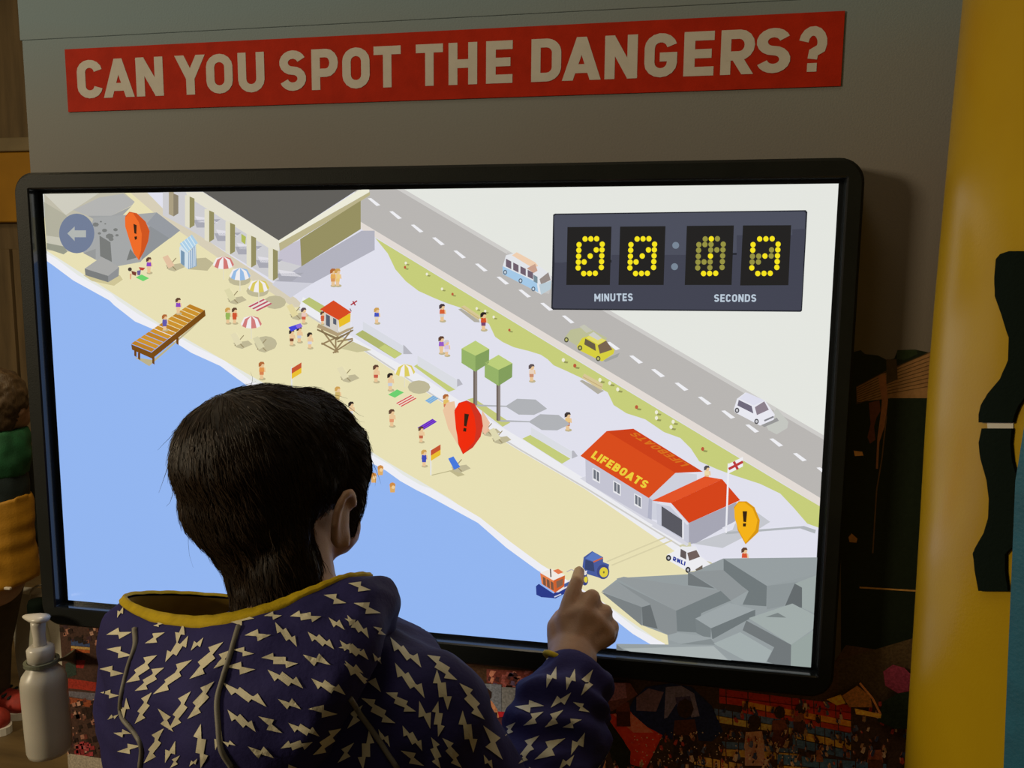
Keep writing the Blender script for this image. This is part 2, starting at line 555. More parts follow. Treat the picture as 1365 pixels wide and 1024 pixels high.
for lst, x00 in ((T1, 60), (T2, 600)):
    for ch, a, b_ in lst:
        pa, pb = x00 + a * .4103, x00 + b_ * .4103
        ym = 108 - 52 * (pa - 86) / 1041
        xa, xb = PY(pa, ym, YT).x, PY(pb, ym, YT).x
        wch = GLYPH_W(ch); hgt = LZ1 - LZ0
        vs, fs = [], []
        for i_, q in enumerate(glyph(ch, .205)):
            q3 = [(xa + (xb - xa) * u / wch, YT - .0002 - .00001 * i_, LZ0 + hgt * v) for u, v in q]
            ar = sum(q3[k - 1][0] * q3[k][2] - q3[k][0] * q3[k - 1][2] for k in range(len(q3)))
            if ar < 0: q3 = q3[::-1]
            fs.append(tuple(range(len(vs), len(vs) + len(q3)))); vs += q3
        me = bpy.data.meshes.new('letter'); me.from_pydata(vs, [], fs)
        link_mesh('letter', me, M['cream_vinyl'], title)

# printed beach crowd on the lower part of the panel
D = Drawing(YP - .0003, (xl + .001, XR - .001, 0.3, 1.6))
rnd = random.Random(3)
# right of the display: house roofs and dark water
D.crop(1100, 400, 2.845)
D.begin('house_print')
D.poly((13, 18, 9), [(100, 200), (135, 190), (150, 205), (200, 210), (235, 228), (262, 222), (275, 190), (340, 188), (400, 200), (520, 190), (520, 1560), (60, 1560), (60, 200)])
D.poly((92, 66, 38), [(118, 330), (200, 285), (232, 275), (400, 195), (400, 372), (250, 372), (120, 388)])
for k in range(9):
    y = 330 + k * 8
    D.line((52, 36, 18), [(118, y), (235, y - 62 + k * 3), (400, y - 132 + k * 8)], 3, k == 0)
D.poly((44, 34, 18), [(232, 225), (270, 225), (275, 300), (232, 320)])
D.poly((22, 30, 14), [(272, 192), (345, 188), (350, 205), (300, 228), (272, 225)])
D.poly((98, 62, 38), [(200, 290), (228, 280), (238, 380), (228, 470), (205, 540), (200, 640), (192, 640), (198, 520), (212, 420), (215, 380)])
D.poly((64, 34, 20), [(165, 390), (205, 380), (210, 420), (195, 445), (185, 480), (190, 530), (170, 545), (160, 520), (172, 470)])
D.line((64, 46, 24), [(232, 440), (215, 600), (195, 720), (180, 960)], 5)
D.poly((150, 110, 70), [(108, 572), (140, 575), (145, 590), (112, 592)])
D.poly((120, 85, 50), [(88, 900), (100, 885), (122, 905), (118, 920), (92, 918)])
D.line((120, 86, 40), [(130, 1090), (380, 1105)], 6)
D.end(M['print'], panel, 'dark print of tiled roofs and a shaded garden')

D.begin('beach_crowd_print', 0.0002)
D.poly_w(lin((62, 42, 28)), [(xl, .3), (XR, .3), (XR, Z0_ - .33), (xl, Z0_ - .24)])
D.crop(760, 860, 2.967)
D.poly((52, 36, 24), [(-60, 80), (1050, 60), (1090, 0), (1365, 40), (1600, 60), (1600, 700), (-420, 700), (-420, 80)])
D.poly((50, 38, 22), [(1060, 60), (1365, -30), (1365, 260), (1060, 260)])
# windbreaks
for (x0, y0, x1, y1, h, cols) in (
        (590, 172, 1110, 238, 30, [(140, 34, 20), (150, 40, 24)]),
        (680, 220, 1110, 300, 26, [(176, 110, 24), (150, 46, 20), (140, 130, 110)]),
        (570, 250, 900, 305, 28, [(70, 84, 110), (160, 130, 60)]),
        (880, 300, 1110, 350, 36, [(62, 82, 110), (170, 126, 44), (60, 80, 104)]),
        (600, 380, 900, 400, 30, [(60, 76, 98), (160, 120, 50)]),
        (820, 430, 1250, 470, 44, [(60, 86, 110), (180, 130, 50), (160, 44, 24)]),
        (490, 435, 680, 470, 40, [(170, 130, 60), (80, 84, 96)])):
    nb = len(cols)
    for k, c in enumerate(cols):
        o0 = k * h * .9
        D.poly(c, [(x0, y0 + o0), (x1, y1 + o0), (x1, y1 + o0 + h), (x0, y0 + o0 + h)], k == 0)
    for j in range(6):
        xx = x0 + (x1 - x0) * (j + .3) / 6; yy = y0 + (y1 - y0) * (j + .3) / 6
        D.line((50, 34, 24), [(xx, yy), (xx + 2, yy + nb * h)], 4, j == 0)
# dark blue tent, red tent
D.poly((26, 30, 56), [(250, 215), (300, 165), (400, 150), (480, 165), (560, 240), (605, 340), (560, 380), (380, 370), (260, 320), (230, 260)])
D.poly((92, 68, 72), [(262, 205), (310, 170), (370, 185), (340, 262), (262, 258)])
D.poly((96, 84, 96), [(378, 165), (440, 160), (490, 190), (512, 280), (480, 285), (440, 200), (385, 285), (372, 290)])
D.poly((60, 50, 70), [(415, 205), (475, 200), (485, 260), (430, 270)])
D.poly((168, 44, 22), [(140, 275), (240, 262), (262, 300), (365, 355), (300, 487), (240, 470), (215, 380)])
D.poly((176, 92, 66), [(170, 272), (235, 262), (330, 345), (250, 345)])
D.poly((26, 26, 16), [(120, 290), (145, 282), (240, 420), (235, 500), (180, 500)])
# people as small printed figures
def person_print(x, y, h, skin, cloth):
    D.disc((44, 28, 18), (x, y), h * .16, h * .19, 8)
    D.poly(skin, [(x - h * .2, y + h * .22), (x + h * .18, y + h * .2), (x + h * .25, y + h * .6), (x - h * .24, y + h * .6)])
    D.poly(cloth, [(x - h * .22, y + h * .5), (x + h * .22, y + h * .5), (x + h * .25, y + h), (x - h * .22, y + h)])
person_print(455, 250, 210, (66, 36, 24), (40, 26, 22))
person_print(728, 305, 170, (150, 105, 75), (146, 104, 80))
person_print(828, 265, 140, (92, 48, 30), (70, 36, 26))
person_print(985, 400, 60, (120, 70, 44), (120, 70, 44))
person_print(1205, 385, 130, (110, 58, 36), (70, 38, 24))
person_print(210, 200, 120, (90, 44, 30), (60, 26, 20))
person_print(105, 375, 150, (170, 120, 80), (150, 96, 60))
person_print(905, 250, 100, (110, 58, 38), (60, 36, 30))
SKN = [(150, 100, 66), (128, 78, 50), (168, 118, 82), (110, 64, 42)]
CLO = [(60, 38, 26), (44, 28, 20), (150, 120, 92), (90, 50, 34), (64, 66, 80), (130, 44, 32), (40, 44, 60), (120, 90, 60)]
ppl = []
for k in range(330):
    x = rnd.uniform(150, 1360); y = rnd.uniform(330, 520) if rnd.random() < .75 else rnd.uniform(210, 330)
    if (250 < x < 600 and y < 345) or (120 < x < 340 and y < 440): continue
    ppl.append((y, x))
for k, (y, x) in enumerate(sorted(ppl)):
    h = rnd.uniform(14, 40); up_ = k % 25 == 0; sk = rnd.choice(SKN); cl = rnd.choice(CLO); ln = rnd.uniform(-.25, .25) * h
    D.poly(cl, [(x - h * .2, y), (x + h * .18, y - h * .04), (x + h * .26 + ln, y + h * .5), (x + h * .1 + ln, y + h * .75), (x - h * .24 + ln, y + h * .55)], up_)
    if rnd.random() < .6: D.poly(sk, [(x - h * .26, y - h * .02), (x - h * .14, y - h * .08), (x - h * .1 + ln, y + h * .35), (x - h * .2 + ln, y + h * .4)], True)
    D.lay -= D.step * .6
    D.disc(rnd.choice([(44, 28, 20), (70, 44, 26), (36, 24, 18), sk]), (x, y - h * .17), h * .13, h * .16, 7)
    D.lay -= D.step * .6
for k in range(160):
    x = rnd.uniform(240, 900); y = rnd.uniform(330, 500)
    D.disc((170, 140, 110), (x, y), rnd.uniform(1, 3.2), None, 5, k % 40 == 0)
# magenta towel, green bush and yellow boats at the right edge
D.poly((96, 34, 48), [(1232, 95), (1270, 68), (1315, 80), (1345, 110), (1345, 170), (1290, 180), (1240, 150)])
D.poly((24, 30, 18), [(1210, 290), (1230, 215), (1290, 180), (1365, 170), (1365, 320), (1280, 320)])
D.poly((160, 118, 30), [(1010, 205), (1065, 185), (1085, 220), (1050, 228)])
D.poly((170, 122, 40), [(1120, 240), (1225, 262), (1222, 278), (1125, 262)])
D.line((150, 92, 48), [(1140, 140), (1190, 200), (1222, 262)], 8)
D.poly((120, 74, 30), [(1070, 190), (1130, 150), (1180, 190), (1190, 235), (1100, 235)])
# middle gap: bather in front of grey boards
D.crop(580, 800, 4.571)
D.poly((84, 40, 34), [(320, 405), (600, 420), (600, 520), (320, 490)])
for k in range(26):
    x = rnd.uniform(330, 560); y = rnd.uniform(415, 500)
    D.poly(rnd.choice([(150, 96, 78), (110, 60, 56), (54, 30, 30), (70, 56, 76)]), [(x, y), (x + rnd.uniform(10, 40), y + 4), (x + rnd.uniform(6, 30), y + rnd.uniform(20, 45)), (x - 8, y + 24)], k % 9 == 0)
D.poly((88, 92, 102), [(262, 492), (410, 500), (410, 690), (262, 690)])
D.poly((96, 96, 98), [(412, 515), (520, 520), (520, 690), (412, 690)])
D.poly((140, 26, 34), [(380, 662), (480, 668), (460, 690), (380, 700)])
D.poly((36, 24, 22), [(300, 535), (325, 520), (352, 545), (350, 580), (330, 600), (308, 585)])
D.poly((150, 100, 72), [(322, 600), (350, 598), (385, 650), (395, 700), (320, 690)])
D.poly((34, 24, 24), [(318, 665), (385, 668), (385, 695), (320, 695)])
D.poly((64, 34, 38), [(330, 700), (560, 700), (560, 1100), (330, 1100)])
D.poly((90, 50, 40), [(960, 480), (1190, 490), (1235, 560), (1080, 660), (1000, 640)])
D.poly((120, 76, 76), [(1020, 490), (1160, 490), (1170, 580), (1060, 600)])
D.end(M['crowd'], panel, 'printed photograph of a crowded beach with tents and windbreaks')
# left strip below the display, running on behind the child
D.begin('beach_crowd_print', 0.0006)
D.poly_w(lin((66, 46, 38)), [(xl, .62), (.02, .62), (.02, Z0_ - .262), (xl, Z0_ - .25)])
for k in range(260):
    x, z, h = rnd.uniform(xl + .08, .0), rnd.uniform(.64, Z0_ - .29), rnd.uniform(.006, .014)
    D.poly_w(lin(rnd.choice(CLO)), [(x - h * .4, z), (x + h * .4, z), (x + h * .5, z + h), (x - h * .3, z + h * 1.1)], k % 30 == 0)
    D.poly_w(lin(rnd.choice(SKN)), [(x - h * .2, z + h * 1.15), (x + h * .25, z + h * 1.1), (x + h * .2, z + h * 1.55), (x - h * .2, z + h * 1.5)], False)
D.crop(0, 780, 4.195)
D.poly((66, 46, 38), [(250, 200), (560, 200), (560, 960), (300, 960)])
for (p, c) in (([(400, 300), (505, 315), (505, 345), (400, 335)], (56, 70, 104)), ([(400, 338), (505, 348), (505, 362), (400, 352)], (176, 142, 80)), ([(400, 354), (505, 364), (505, 380), (400, 372)], (160, 80, 40)),
               ([(275, 345), (330, 352), (325, 372), (275, 372)], (150, 50, 56)), ([(425, 415), (480, 420), (470, 465), (425, 460)], (130, 34, 30)),
               ([(385, 520), (560, 545), (560, 595), (385, 575)], (140, 44, 32)), ([(385, 590), (560, 605), (560, 650), (385, 620)], (96, 92, 100)), ([(385, 625), (560, 650), (555, 690), (385, 660)], (130, 66, 40)),
               ([(370, 440), (425, 400), (430, 500), (370, 520)], (44, 56, 48))):
    D.poly(c, p)
for k in range(230):
    x = rnd.uniform(260, 640); y = rnd.uniform(215, 340) if k % 4 == 0 else rnd.uniform(640, 960)
    h = rnd.uniform(8, 40)
    c = rnd.choice([(150, 104, 86), (36, 24, 20), (44, 30, 24), (96, 50, 40), (110, 70, 56), (170, 130, 110), (60, 40, 44), (40, 30, 24)])
    D.poly(c, [(x - h * .4, y - h * .3), (x + h * .3, y - h * .5), (x + h * .5, y + h * .3), (x - h * .2, y + h * .5)], k % 25 == 0)
for k in range(26):
    a = rnd.uniform(0, 6.3); r = rnd.uniform(10, 55); x, y = 475 + r * math.cos(a), 920 + r * math.sin(a)
    D.poly(rnd.choice([(150, 56, 60), (130, 44, 44), (160, 84, 84)]), [(x - 12, y - 8), (x + 12, y - 12), (x + 14, y + 10), (x - 10, y + 12)], k % 9 == 0)
D.poly((150, 140, 124), [(310, 965), (400, 940), (700, 985), (700, 1200), (310, 1200)])
D.end(M['crowd_left'], panel, 'printed crowd at the lower left edge of the panel')
# ------------------------------------------------------------------ touchscreen display
Z0 = 1.12
SW, SH = 0.886, 0.886 / 1.7778
display = empty('touchscreen', (0, 0.012, Z0 - .28), 'large black framed touchscreen showing a cartoon beach game', 'screen')


def rrect(x0, x1, z0, z1, r, n=8):
    out = []
    for cx, cz, a0 in ((x1 - r, z1 - r, 0), (x0 + r, z1 - r, 90), (x0 + r, z0 + r, 180), (x1 - r, z0 + r, 270)):
        for k in range(n + 1):
            a = R(a0 + 90 * k / n); out.append((cx + r * math.cos(a), cz + r * math.sin(a)))
    return out


def ring_between(bm, a, ya, b, yb):
    va = [bm.verts.new((x, ya, z)) for x, z in a]; vb = [bm.verts.new((x, yb, z)) for x, z in b]
    n = len(va)
    for i in range(n): bm.faces.new((va[i], va[(i + 1) % n], vb[(i + 1) % n], vb[i]))


YF = -0.014
ox0, ox1, oz0, oz1 = -0.470, 0.464, Z0 - .277, Z0 + .272
ix0, ix1, iz0, iz1 = -SW / 2 - .0065, SW / 2 + .0045, Z0 - SH / 2 - .004, Z0 + SH / 2 + .004
bm = bmesh.new()
o1 = rrect(ox0, ox1, oz0, oz1, .024); o2 = rrect(ox0 + .003, ox1 - .003, oz0 + .003, oz1 - .003, .022)
i1 = rrect(ix0, ix1, iz0, iz1, .0015); i2 = rrect(ix0 - .0015, ix1 + .0015, iz0 - .0015, iz1 + .0015, .002)
ring_between(bm, o1, .0232, o1, YF + .003); ring_between(bm, o1, YF + .003, o2, YF); ring_between(bm, o2, YF, i2, YF)
bmesh.ops.remove_doubles(bm, verts=bm.verts[:], dist=1e-6)
obj('bezel', bm, M['bezel'], display)
bm = bmesh.new()
ring_between(bm, i2, YF, i1, YF + .0015); ring_between(bm, i1, YF + .0015, i1, .004)
bmesh.ops.remove_doubles(bm, verts=bm.verts[:], dist=1e-6)
obj('inner_frame', bm, M['bezel_in'], display, 'glossy black inner frame edge')
bm = bmesh.new(); box(bm, (ix0, .0012, iz0), (ix1, .0045, iz1))
screen = obj('screen', bm, M['bezel_in'], display, 'lit screen picture of a cartoon beach')
bm = bmesh.new(); box(bm, (ox0 + .02, .0046, oz0 + .02), (ox1 - .02, .0232, oz1 - .02))
obj('back_case', bm, M['bezel'], display)

S = Drawing(0.0008, (-SW / 2, SW / 2, Z0 - SH / 2, Z0 + SH / 2))
G = lambda m='picture', l=None: S.end(M[m], screen, l)
A = lambda: S.crop(40, 240, 5.12)
B = lambda: S.crop(220, 240, 4.875)
C = lambda: S.crop(480, 240, 4.875)
Dc = lambda: S.crop(720, 240, 3.25)
E_ = lambda: S.crop(300, 400, 5.25)
F_ = lambda: S.crop(500, 440, 4.875)
G_ = lambda: S.crop(740, 420, 3.592)
H_ = lambda: S.crop(760, 550, 3.792)
I_ = lambda: S.crop(680, 700, 3.102)
FULL = lambda: S.crop(0, 0, 1)

FULL()
S.begin('map_graphic')
S.poly((228, 230, 224), [(30, 230), (1150, 220), (1150, 920), (30, 860)])                      # pale land
S.poly((224, 224, 236), [(470, 290), (1120, 680), (1120, 780), (900, 780), (760, 660), (390, 405), (220, 290), (170, 240), (480, 240)])   # promenade
S.poly((184, 181, 178), [(470, 240), (510, 240), (535, 255), (815, 420), (1095, 584), (1130, 604), (1130, 688), (1054, 643), (740, 455), (482, 299), (478, 290)])   # road
S.poly((226, 218, 212), [(478, 294), (740, 452), (1054, 640), (1130, 686), (1130, 698), (1054, 651), (740, 462), (500, 316), (482, 306)])
S.line((205, 203, 200), [(530, 250), (815, 418), (1130, 602)], 5)
S.poly((198, 205, 122), [(500, 317), (740, 463), (1054, 652), (1130, 697), (1130, 725), (1090, 703), (1076, 698), (1058, 677), (1040, 658), (1013, 645), (979, 634), (957, 626), (932, 615), (921, 598), (907, 584), (885, 576), (860, 559), (835, 551), (818, 540), (810, 523), (773, 503), (756, 495), (738, 487), (730, 479), (721, 473), (705, 468), (685, 463), (670, 456), (660, 449), (652, 432), (640, 425), (613, 410), (595, 404), (578, 397), (558, 388), (541, 375), (527, 359), (517, 338)])
S.poly((231, 223, 180), [(40, 300), (150, 245), (175, 240), (240, 300), (392, 405), (500, 470), (582, 526), (691, 594), (780, 648), (865, 700), (930, 738), (930, 900), (886, 860), (800, 800), (722, 753), (600, 665), (520, 618), (352, 511), (212, 431), (149, 390), (62, 334)])
S.poly((214, 205, 182), [(160, 245), (185, 245), (225, 286), (300, 336), (395, 398), (405, 408), (392, 410), (300, 350), (215, 292)])
# sea with a pale foam edge
shore = [(60, 337), (75, 345), (104, 367), (149, 392), (157, 400), (186, 420), (212, 434), (260, 462), (300, 481), (319, 496), (338, 510), (352, 514), (420, 556), (500, 609), (520, 620), (537, 633), (561, 647), (576, 652), (640, 690), (680, 722), (722, 753), (800, 800), (848, 838), (886, 858)]
S.poly((238, 238, 244), shore[::-1] + [(30, 330), (30, 900), (900, 900)])
S.poly((146, 181, 240), [(x - 3 - (i % 3) * 1.5, y + 7 + (i % 2) * 1.5) for i, (x, y) in enumerate(shore)][::-1] + [(30, 340), (30, 900), (900, 900)])
# sea wall and lawns
S.poly((236, 236, 240), [(404, 396), (440, 415), (430, 425), (505, 470), (560, 500), (640, 552), (700, 588), (790, 645), (870, 700), (920, 733), (900, 735), (780, 652), (691, 600), (582, 532), (500, 478), (398, 412)])
S.line((205, 203, 200), [(398, 412), (500, 476), (582, 530), (691, 598), (780, 650), (918, 735)], 2)
G('picture_big', 'map of sea, sand, promenade and road')

LAWN = ((B, [((186, 194, 118), [(892, 790), (940, 762), (1040, 820), (1020, 850), (1035, 880)])]),
        (E_, [((176, 182, 110), [(915, 240), (965, 210), (1240, 375), (1190, 410)]), ((196, 204, 122), [(1080, 335), (1120, 310), (1240, 378), (1190, 410)]),
              ((216, 218, 226), [(968, 150), (1250, 320), (1250, 378), (968, 212)]), ((182, 182, 190), [(1250, 312), (1262, 322), (1315, 378), (1250, 378)])]),
        (F_, [((196, 204, 122), [(255, 235), (280, 220), (525, 385), (480, 402)]), ((218, 220, 226), [(278, 165), (540, 325), (545, 365), (520, 385), (278, 230)]), ((182, 182, 190), [(535, 318), (548, 318), (572, 352), (535, 368)])]),
        (F_, [((196, 200, 124), [(600, 450), (640, 440), (880, 600), (830, 628)])]),
        (F_, [((196, 204, 122), [(958, 705), (1010, 680), (1270, 835), (1215, 868)]), ((218, 220, 226), [(1015, 630), (1285, 790), (1285, 835), (1015, 685)]), ((182, 182, 190), [(1280, 782), (1292, 782), (1318, 818), (1280, 835)])]))
for org, ps in LAWN:
    S.begin('lawn_graphic', .0012); org()
    for c, p in ps: S.poly(c, p)
    G('picture', 'lawn strip along the sea wall')

for (x, y) in ((52, 120), (192, 205), (332, 292), (470, 375), (608, 460), (748, 545), (888, 630), (1030, 714), (1172, 800), (1312, 882)):
    S.begin('road_mark_graphic', .0012); C()
    S.poly((238, 238, 242), [(x, y), (x + 22, y - 2), (x + 82, y + 44), (x + 58, y + 50)]); G()
for (x, y) in ((245, 130), (355, 195), (460, 260), (572, 325), (683, 392), (795, 458), (910, 525), (1025, 592), (1138, 662), (1250, 730)):
    S.begin('road_mark_graphic', .0012); G_()
    S.poly((238, 238, 242), [(x, y), (x + 18, y - 2), (x + 66, y + 32), (x + 46, y + 38)]); G()

# rocks, top left
S.begin('rocks_graphic', .0012); A()
S.poly((190, 186, 168), [(100, 85), (640, 80), (720, 150), (560, 240), (450, 500), (120, 480)])
S.poly((205, 203, 190), [(95, 88), (480, 88), (300, 205), (250, 240)])
S.poly((176, 174, 156), [(100, 150), (250, 240), (330, 330), (300, 420), (115, 380)])
S.poly((150, 152, 136), [(118, 430), (240, 455), (260, 490), (235, 508), (120, 470)])
S.poly((198, 196, 180), [(118, 380), (260, 400), (250, 455), (118, 430)])
S.poly((178, 178, 176), [(300, 205), (480, 120), (640, 95), (720, 150), (700, 175), (560, 245), (400, 245)])
S.poly((160, 162, 162), [(400, 245), (560, 245), (700, 178), (640, 240), (480, 290)])
S.poly((164, 166, 166), [(440, 260), (640, 240), (720, 235), (870, 222), (1030, 345), (850, 450), (760, 560), (600, 590), (560, 600), (370, 500)])
S.poly((142, 146, 150), [(740, 380), (905, 255), (1030, 345), (850, 480), (770, 545)])
S.poly((150, 154, 160), [(800, 300), (870, 222), (1030, 345), (960, 400)])
S.poly((120, 122, 120), [(480, 380), (555, 425), (565, 560), (485, 520)])
S.poly((120, 122, 120), [(690, 470), (735, 530), (665, 550)])
S.poly((150, 152, 152), [(372, 500), (455, 470), (455, 545)])
for (x, y, r) in ((455, 305, 22), (515, 345, 18), (550, 385, 28), (590, 340, 16), (600, 378, 12), (480, 365, 12), (490, 285, 8), (560, 405, 18), (520, 300, 7)):
    S.disc((122, 124, 122), (x, y), r, r * .7, 7, False)
S.poly((206, 196, 150), [(370, 650), (430, 690), (580, 722), (640, 680), (620, 650)])
S.poly((168, 168, 166), [(380, 605), (495, 525), (615, 595), (540, 655)])
S.poly((122, 124, 124), [(380, 605), (540, 655), (540, 698), (385, 650)])
S.poly((142, 144, 146), [(540, 655), (615, 595), (612, 655), (540, 698)])
G('picture', 'grey rocks in the top left of the screen picture')

# pavilion with columns
S.begin('pavilion_graphic', .0012); B()
S.poly((206, 205, 208), [(-10, 60), (300, 60), (740, 380), (900, 560), (720, 660), (165, 325), (-10, 230)])
S.poly((206, 206, 216), [(720, 655), (965, 670), (820, 765), (700, 680)])
S.poly((178, 178, 190), [(890, 560), (1280, 330), (1365, 330), (1365, 455), (965, 670), (720, 658)])
S.poly((196, 192, 206), [(750, 450), (900, 380), (890, 560), (740, 520)])
for k in range(5):
    x, y = 190 + k * 135, 235 + k * 87
    S.poly((168, 168, 178), [(x, y + 25), (x + 175, y + 20), (x + 100, y + 75), (x + 20, y + 75)], k == 0)
    S.poly((224, 222, 228), [(x + 10, y), (x + 110, y + 15), (x + 160, y + 45), (x + 30, y + 40)], False)
S.poly((176, 186, 90), [(500, 350), (530, 370), (525, 420), (500, 400)])
S.poly((228, 224, 206), [(140, 80), (250, 80), (745, 395), (745, 462), (690, 450), (150, 108)])
S.poly((96, 94, 90), [(240, 70), (1260, 60), (745, 395)])
S.poly((236, 234, 216), [(740, 395), (1262, 66), (1330, 60), (1330, 80), (745, 412)])
S.poly((186, 178, 138), [(745, 412), (1335, 78), (1335, 100), (1280, 135), (750, 462)])
S.poly((150, 144, 98), [(882, 385), (1275, 135), (1275, 320), (890, 562)])
for (x, y, h) in ((30, 80, 158), (135, 100, 215), (262, 190, 215), (398, 270, 215), (535, 355, 215), (676, 440, 215)):
    S.poly((226, 222, 200) if x > 100 else (170, 158, 130), [(x, y), (x + 32, y), (x + 32, y + h), (x, y + h - 15)])
    S.poly((148, 142, 98) if x > 100 else (140, 130, 110), [(x + 30, y + 8), (x + 62, y + 22), (x + 62, y + h - 20), (x + 30, y + h)])
G('picture', 'grey roofed pavilion with cream columns')

# beach hut
S.begin('beach_hut_graphic', .0014); B()
S.poly((190, 182, 146), [(205, 510), (270, 505), (320, 540), (280, 590), (150, 580)])
S.poly((210, 224, 232), [(98, 440), (125, 400), (158, 470), (155, 580), (105, 545)])
S.poly((140, 168, 196), [(158, 470), (205, 420), (210, 560), (155, 580)])
for k in range(4): S.line((216, 226, 234), [(165 + k * 12, 465 - k * 12), (163 + k * 12, 575 - k * 5)], 5, k == 0)
S.poly((120, 150, 176), [(108, 455), (132, 470), (132, 560), (108, 545)])
S.poly((172, 206, 230), [(100, 415), (180, 355), (218, 410), (150, 472)])
for k in range(4): S.line((214, 232, 240), [(112 + k * 18, 405 - k * 13), (155 + k * 16, 465 - k * 13)], 6, k == 0)
G('picture', 'blue and white striped beach hut')

# jetty
S.begin('jetty_graphic', .0014); FULL()
S.poly((186, 176, 140), [(180, 476), (205, 480), (275, 420), (255, 440), (200, 488)])
S.poly((120, 74, 20), [(176, 459), (203, 470), (274, 413), (275, 421), (204, 478), (177, 466)])
q0, q1, q2, q3 = (176, 458), (255, 405), (274, 413), (203, 469)
for k in range(13):
    t0, t1 = k / 13, (k + .86) / 13
    l = lambda a, b, t: (a[0] + (b[0] - a[0]) * t, a[1] + (b[1] - a[1]) * t)
    S.poly((204, 146, 46) if k % 3 else (188, 128, 36), [l(q0, q1, t0), l(q0, q1, t1), l(q3, q2, t1), l(q3, q2, t0)], k == 0)
for x, y in ((185, 470), (204, 476), (236, 450), (180, 466)): S.poly((110, 66, 18), [(x, y), (x + 3, y), (x + 3, y + 10), (x, y + 8)], False)
G('picture', 'orange wooden jetty')


def parasol(x, y, r, c1, c2):
    S.begin('parasol_graphic', .0018); FULL()
    S.line((226, 220, 196), [(x, y), (x, y + r * 1.5)], 1.2)
    n = 6
    p = lambda a: (x + r * math.cos(a), y + r * .05 + .45 * r * math.sin(a))
    q = lambda a: (x + r * .68 * math.cos(a), y - r * .55 + .28 * r * math.sin(a))
    for k in range(n):
        a0, a1 = math.pi - math.pi * k / n, math.pi - math.pi * (k + 1) / n
        S.poly(c1 if k % 2 == 0 else c2, [(x, y - r * .72), q(a0), p(a0), p(a1), q(a1)], k == 0)
    G()


for (x, y, rx, ry) in ((320, 373, 15, 8), (344, 388, 15, 8), (367, 403, 15, 9), (355, 458, 15, 10), (559, 516, 15, 9)):
    S.begin('shadow_graphic', .0012); FULL()
    S.disc((190, 183, 150), (x, y), rx, ry, 12, False)
    G('picture', 'drawn parasol shadow on the sand')
WHT = (240, 236, 236)
for (x, y, c) in ((299, 352, (208, 120, 116)), (321, 367, (150, 186, 226)), (346, 383, (216, 200, 96)), (336, 431, (208, 124, 122)), (540, 495, (220, 204, 96))):
    parasol(x, y, 14, WHT, c)


def deckchair(x, y, c):
    S.begin('deckchair_graphic', .0018); FULL()
    S.poly((190, 182, 148), [(x - 8, y + 2), (x + 12, y - 1), (x + 18, y + 4), (x + 4, y + 10), (x - 4, y + 8)])
    S.line((150, 136, 100), [(x - 6, y + 6), (x + 6, y - 8)], 1.2); S.line((150, 136, 100), [(x - 8, y - 6), (x + 6, y + 8)], 1.2, False)
    S.poly(c, [(x - 12, y - 9), (x - 5, y - 12), (x + 4, y + 2), (x - 4, y + 6)])
    G()


for (x, y, c) in ((230, 352, (226, 192, 160)), (312, 396, (220, 214, 170)), (395, 417, (226, 214, 160)), (320, 455, (226, 218, 180)), (350, 460, (214, 208, 170)), (462, 500, (226, 218, 180)), (650, 572, (226, 186, 150)), (664, 582, (222, 216, 176)), (610, 620, (70, 120, 220))):
    deckchair(x, y, c)
TOW = (((331, 408), (351, 398), (13, 7), (232, 226, 216), (190, 80, 100)), ((518, 526), (530, 519), (9, 4), (110, 206, 112), (110, 206, 112)), ((528, 537), (548, 526), (8, 5), (236, 220, 200), (214, 70, 74)), ((567, 534), (578, 527), (7, 4), (150, 190, 222), (120, 168, 214)), ((557, 570), (577, 558), (6, 4), (130, 70, 214), (96, 40, 176)), ((182, 370), (190, 366), (10, 5), (110, 210, 110), (110, 210, 110)))
for (a, b, d, c1, c2) in TOW:
    S.begin('towel_graphic', .0016); FULL()
    S.poly(c1, [a, b, (b[0] + d[0], b[1] + d[1]), (a[0] + d[0], a[1] + d[1])])
    if c2 != c1:
        for k in (0.08, .45, .82):
            S.poly(c2, [(a[0] + d[0] * k, a[1] + d[1] * k), (b[0] + d[0] * k, b[1] + d[1] * k), (b[0] + d[0] * (k + .17), b[1] + d[1] * (k + .17)), (a[0] + d[0] * (k + .17), a[1] + d[1] * (k + .17))], k < .1)
    G()


def figure(x, y, hair, top, low, h=21, skin=(232, 196, 150)):
    """small cartoon beach visitor, feet at x, y"""
    S.begin('figure_graphic', .0021); FULL()
    S.disc((190, 178, 140), (x + 1, y), h * .2, h * .09, 8)
    S.poly(skin, [(x - h * .11, y - h * .4), (x + h * .11, y - h * .4), (x + h * .09, y), (x - h * .09, y)])
    S.poly(low, [(x - h * .13, y - h * .48), (x + h * .13, y - h * .48), (x + h * .12, y - h * .24), (x - h * .12, y - h * .24)])
    S.poly(top, [(x - h * .13, y - h * .68), (x + h * .13, y - h * .68), (x + h * .16, y - h * .42), (x - h * .15, y - h * .42)])
    S.line(skin, [(x + h * .17, y - h * .66), (x + h * .2, y - h * .4)], h * .07)
    S.disc(skin, (x + h * .02, y - h * .8), h * .14, h * .15, 8)
    S.poly(hair, [(x - h * .17, y - h * .7), (x - h * .17, y - h * .9), (x - h * .06, y - h * 1.0), (x + h * .12, y - h * .99), (x + h * .18, y - h * .86), (x + h * .02, y - h * .86), (x - h * .04, y - h * .74)])
    G()


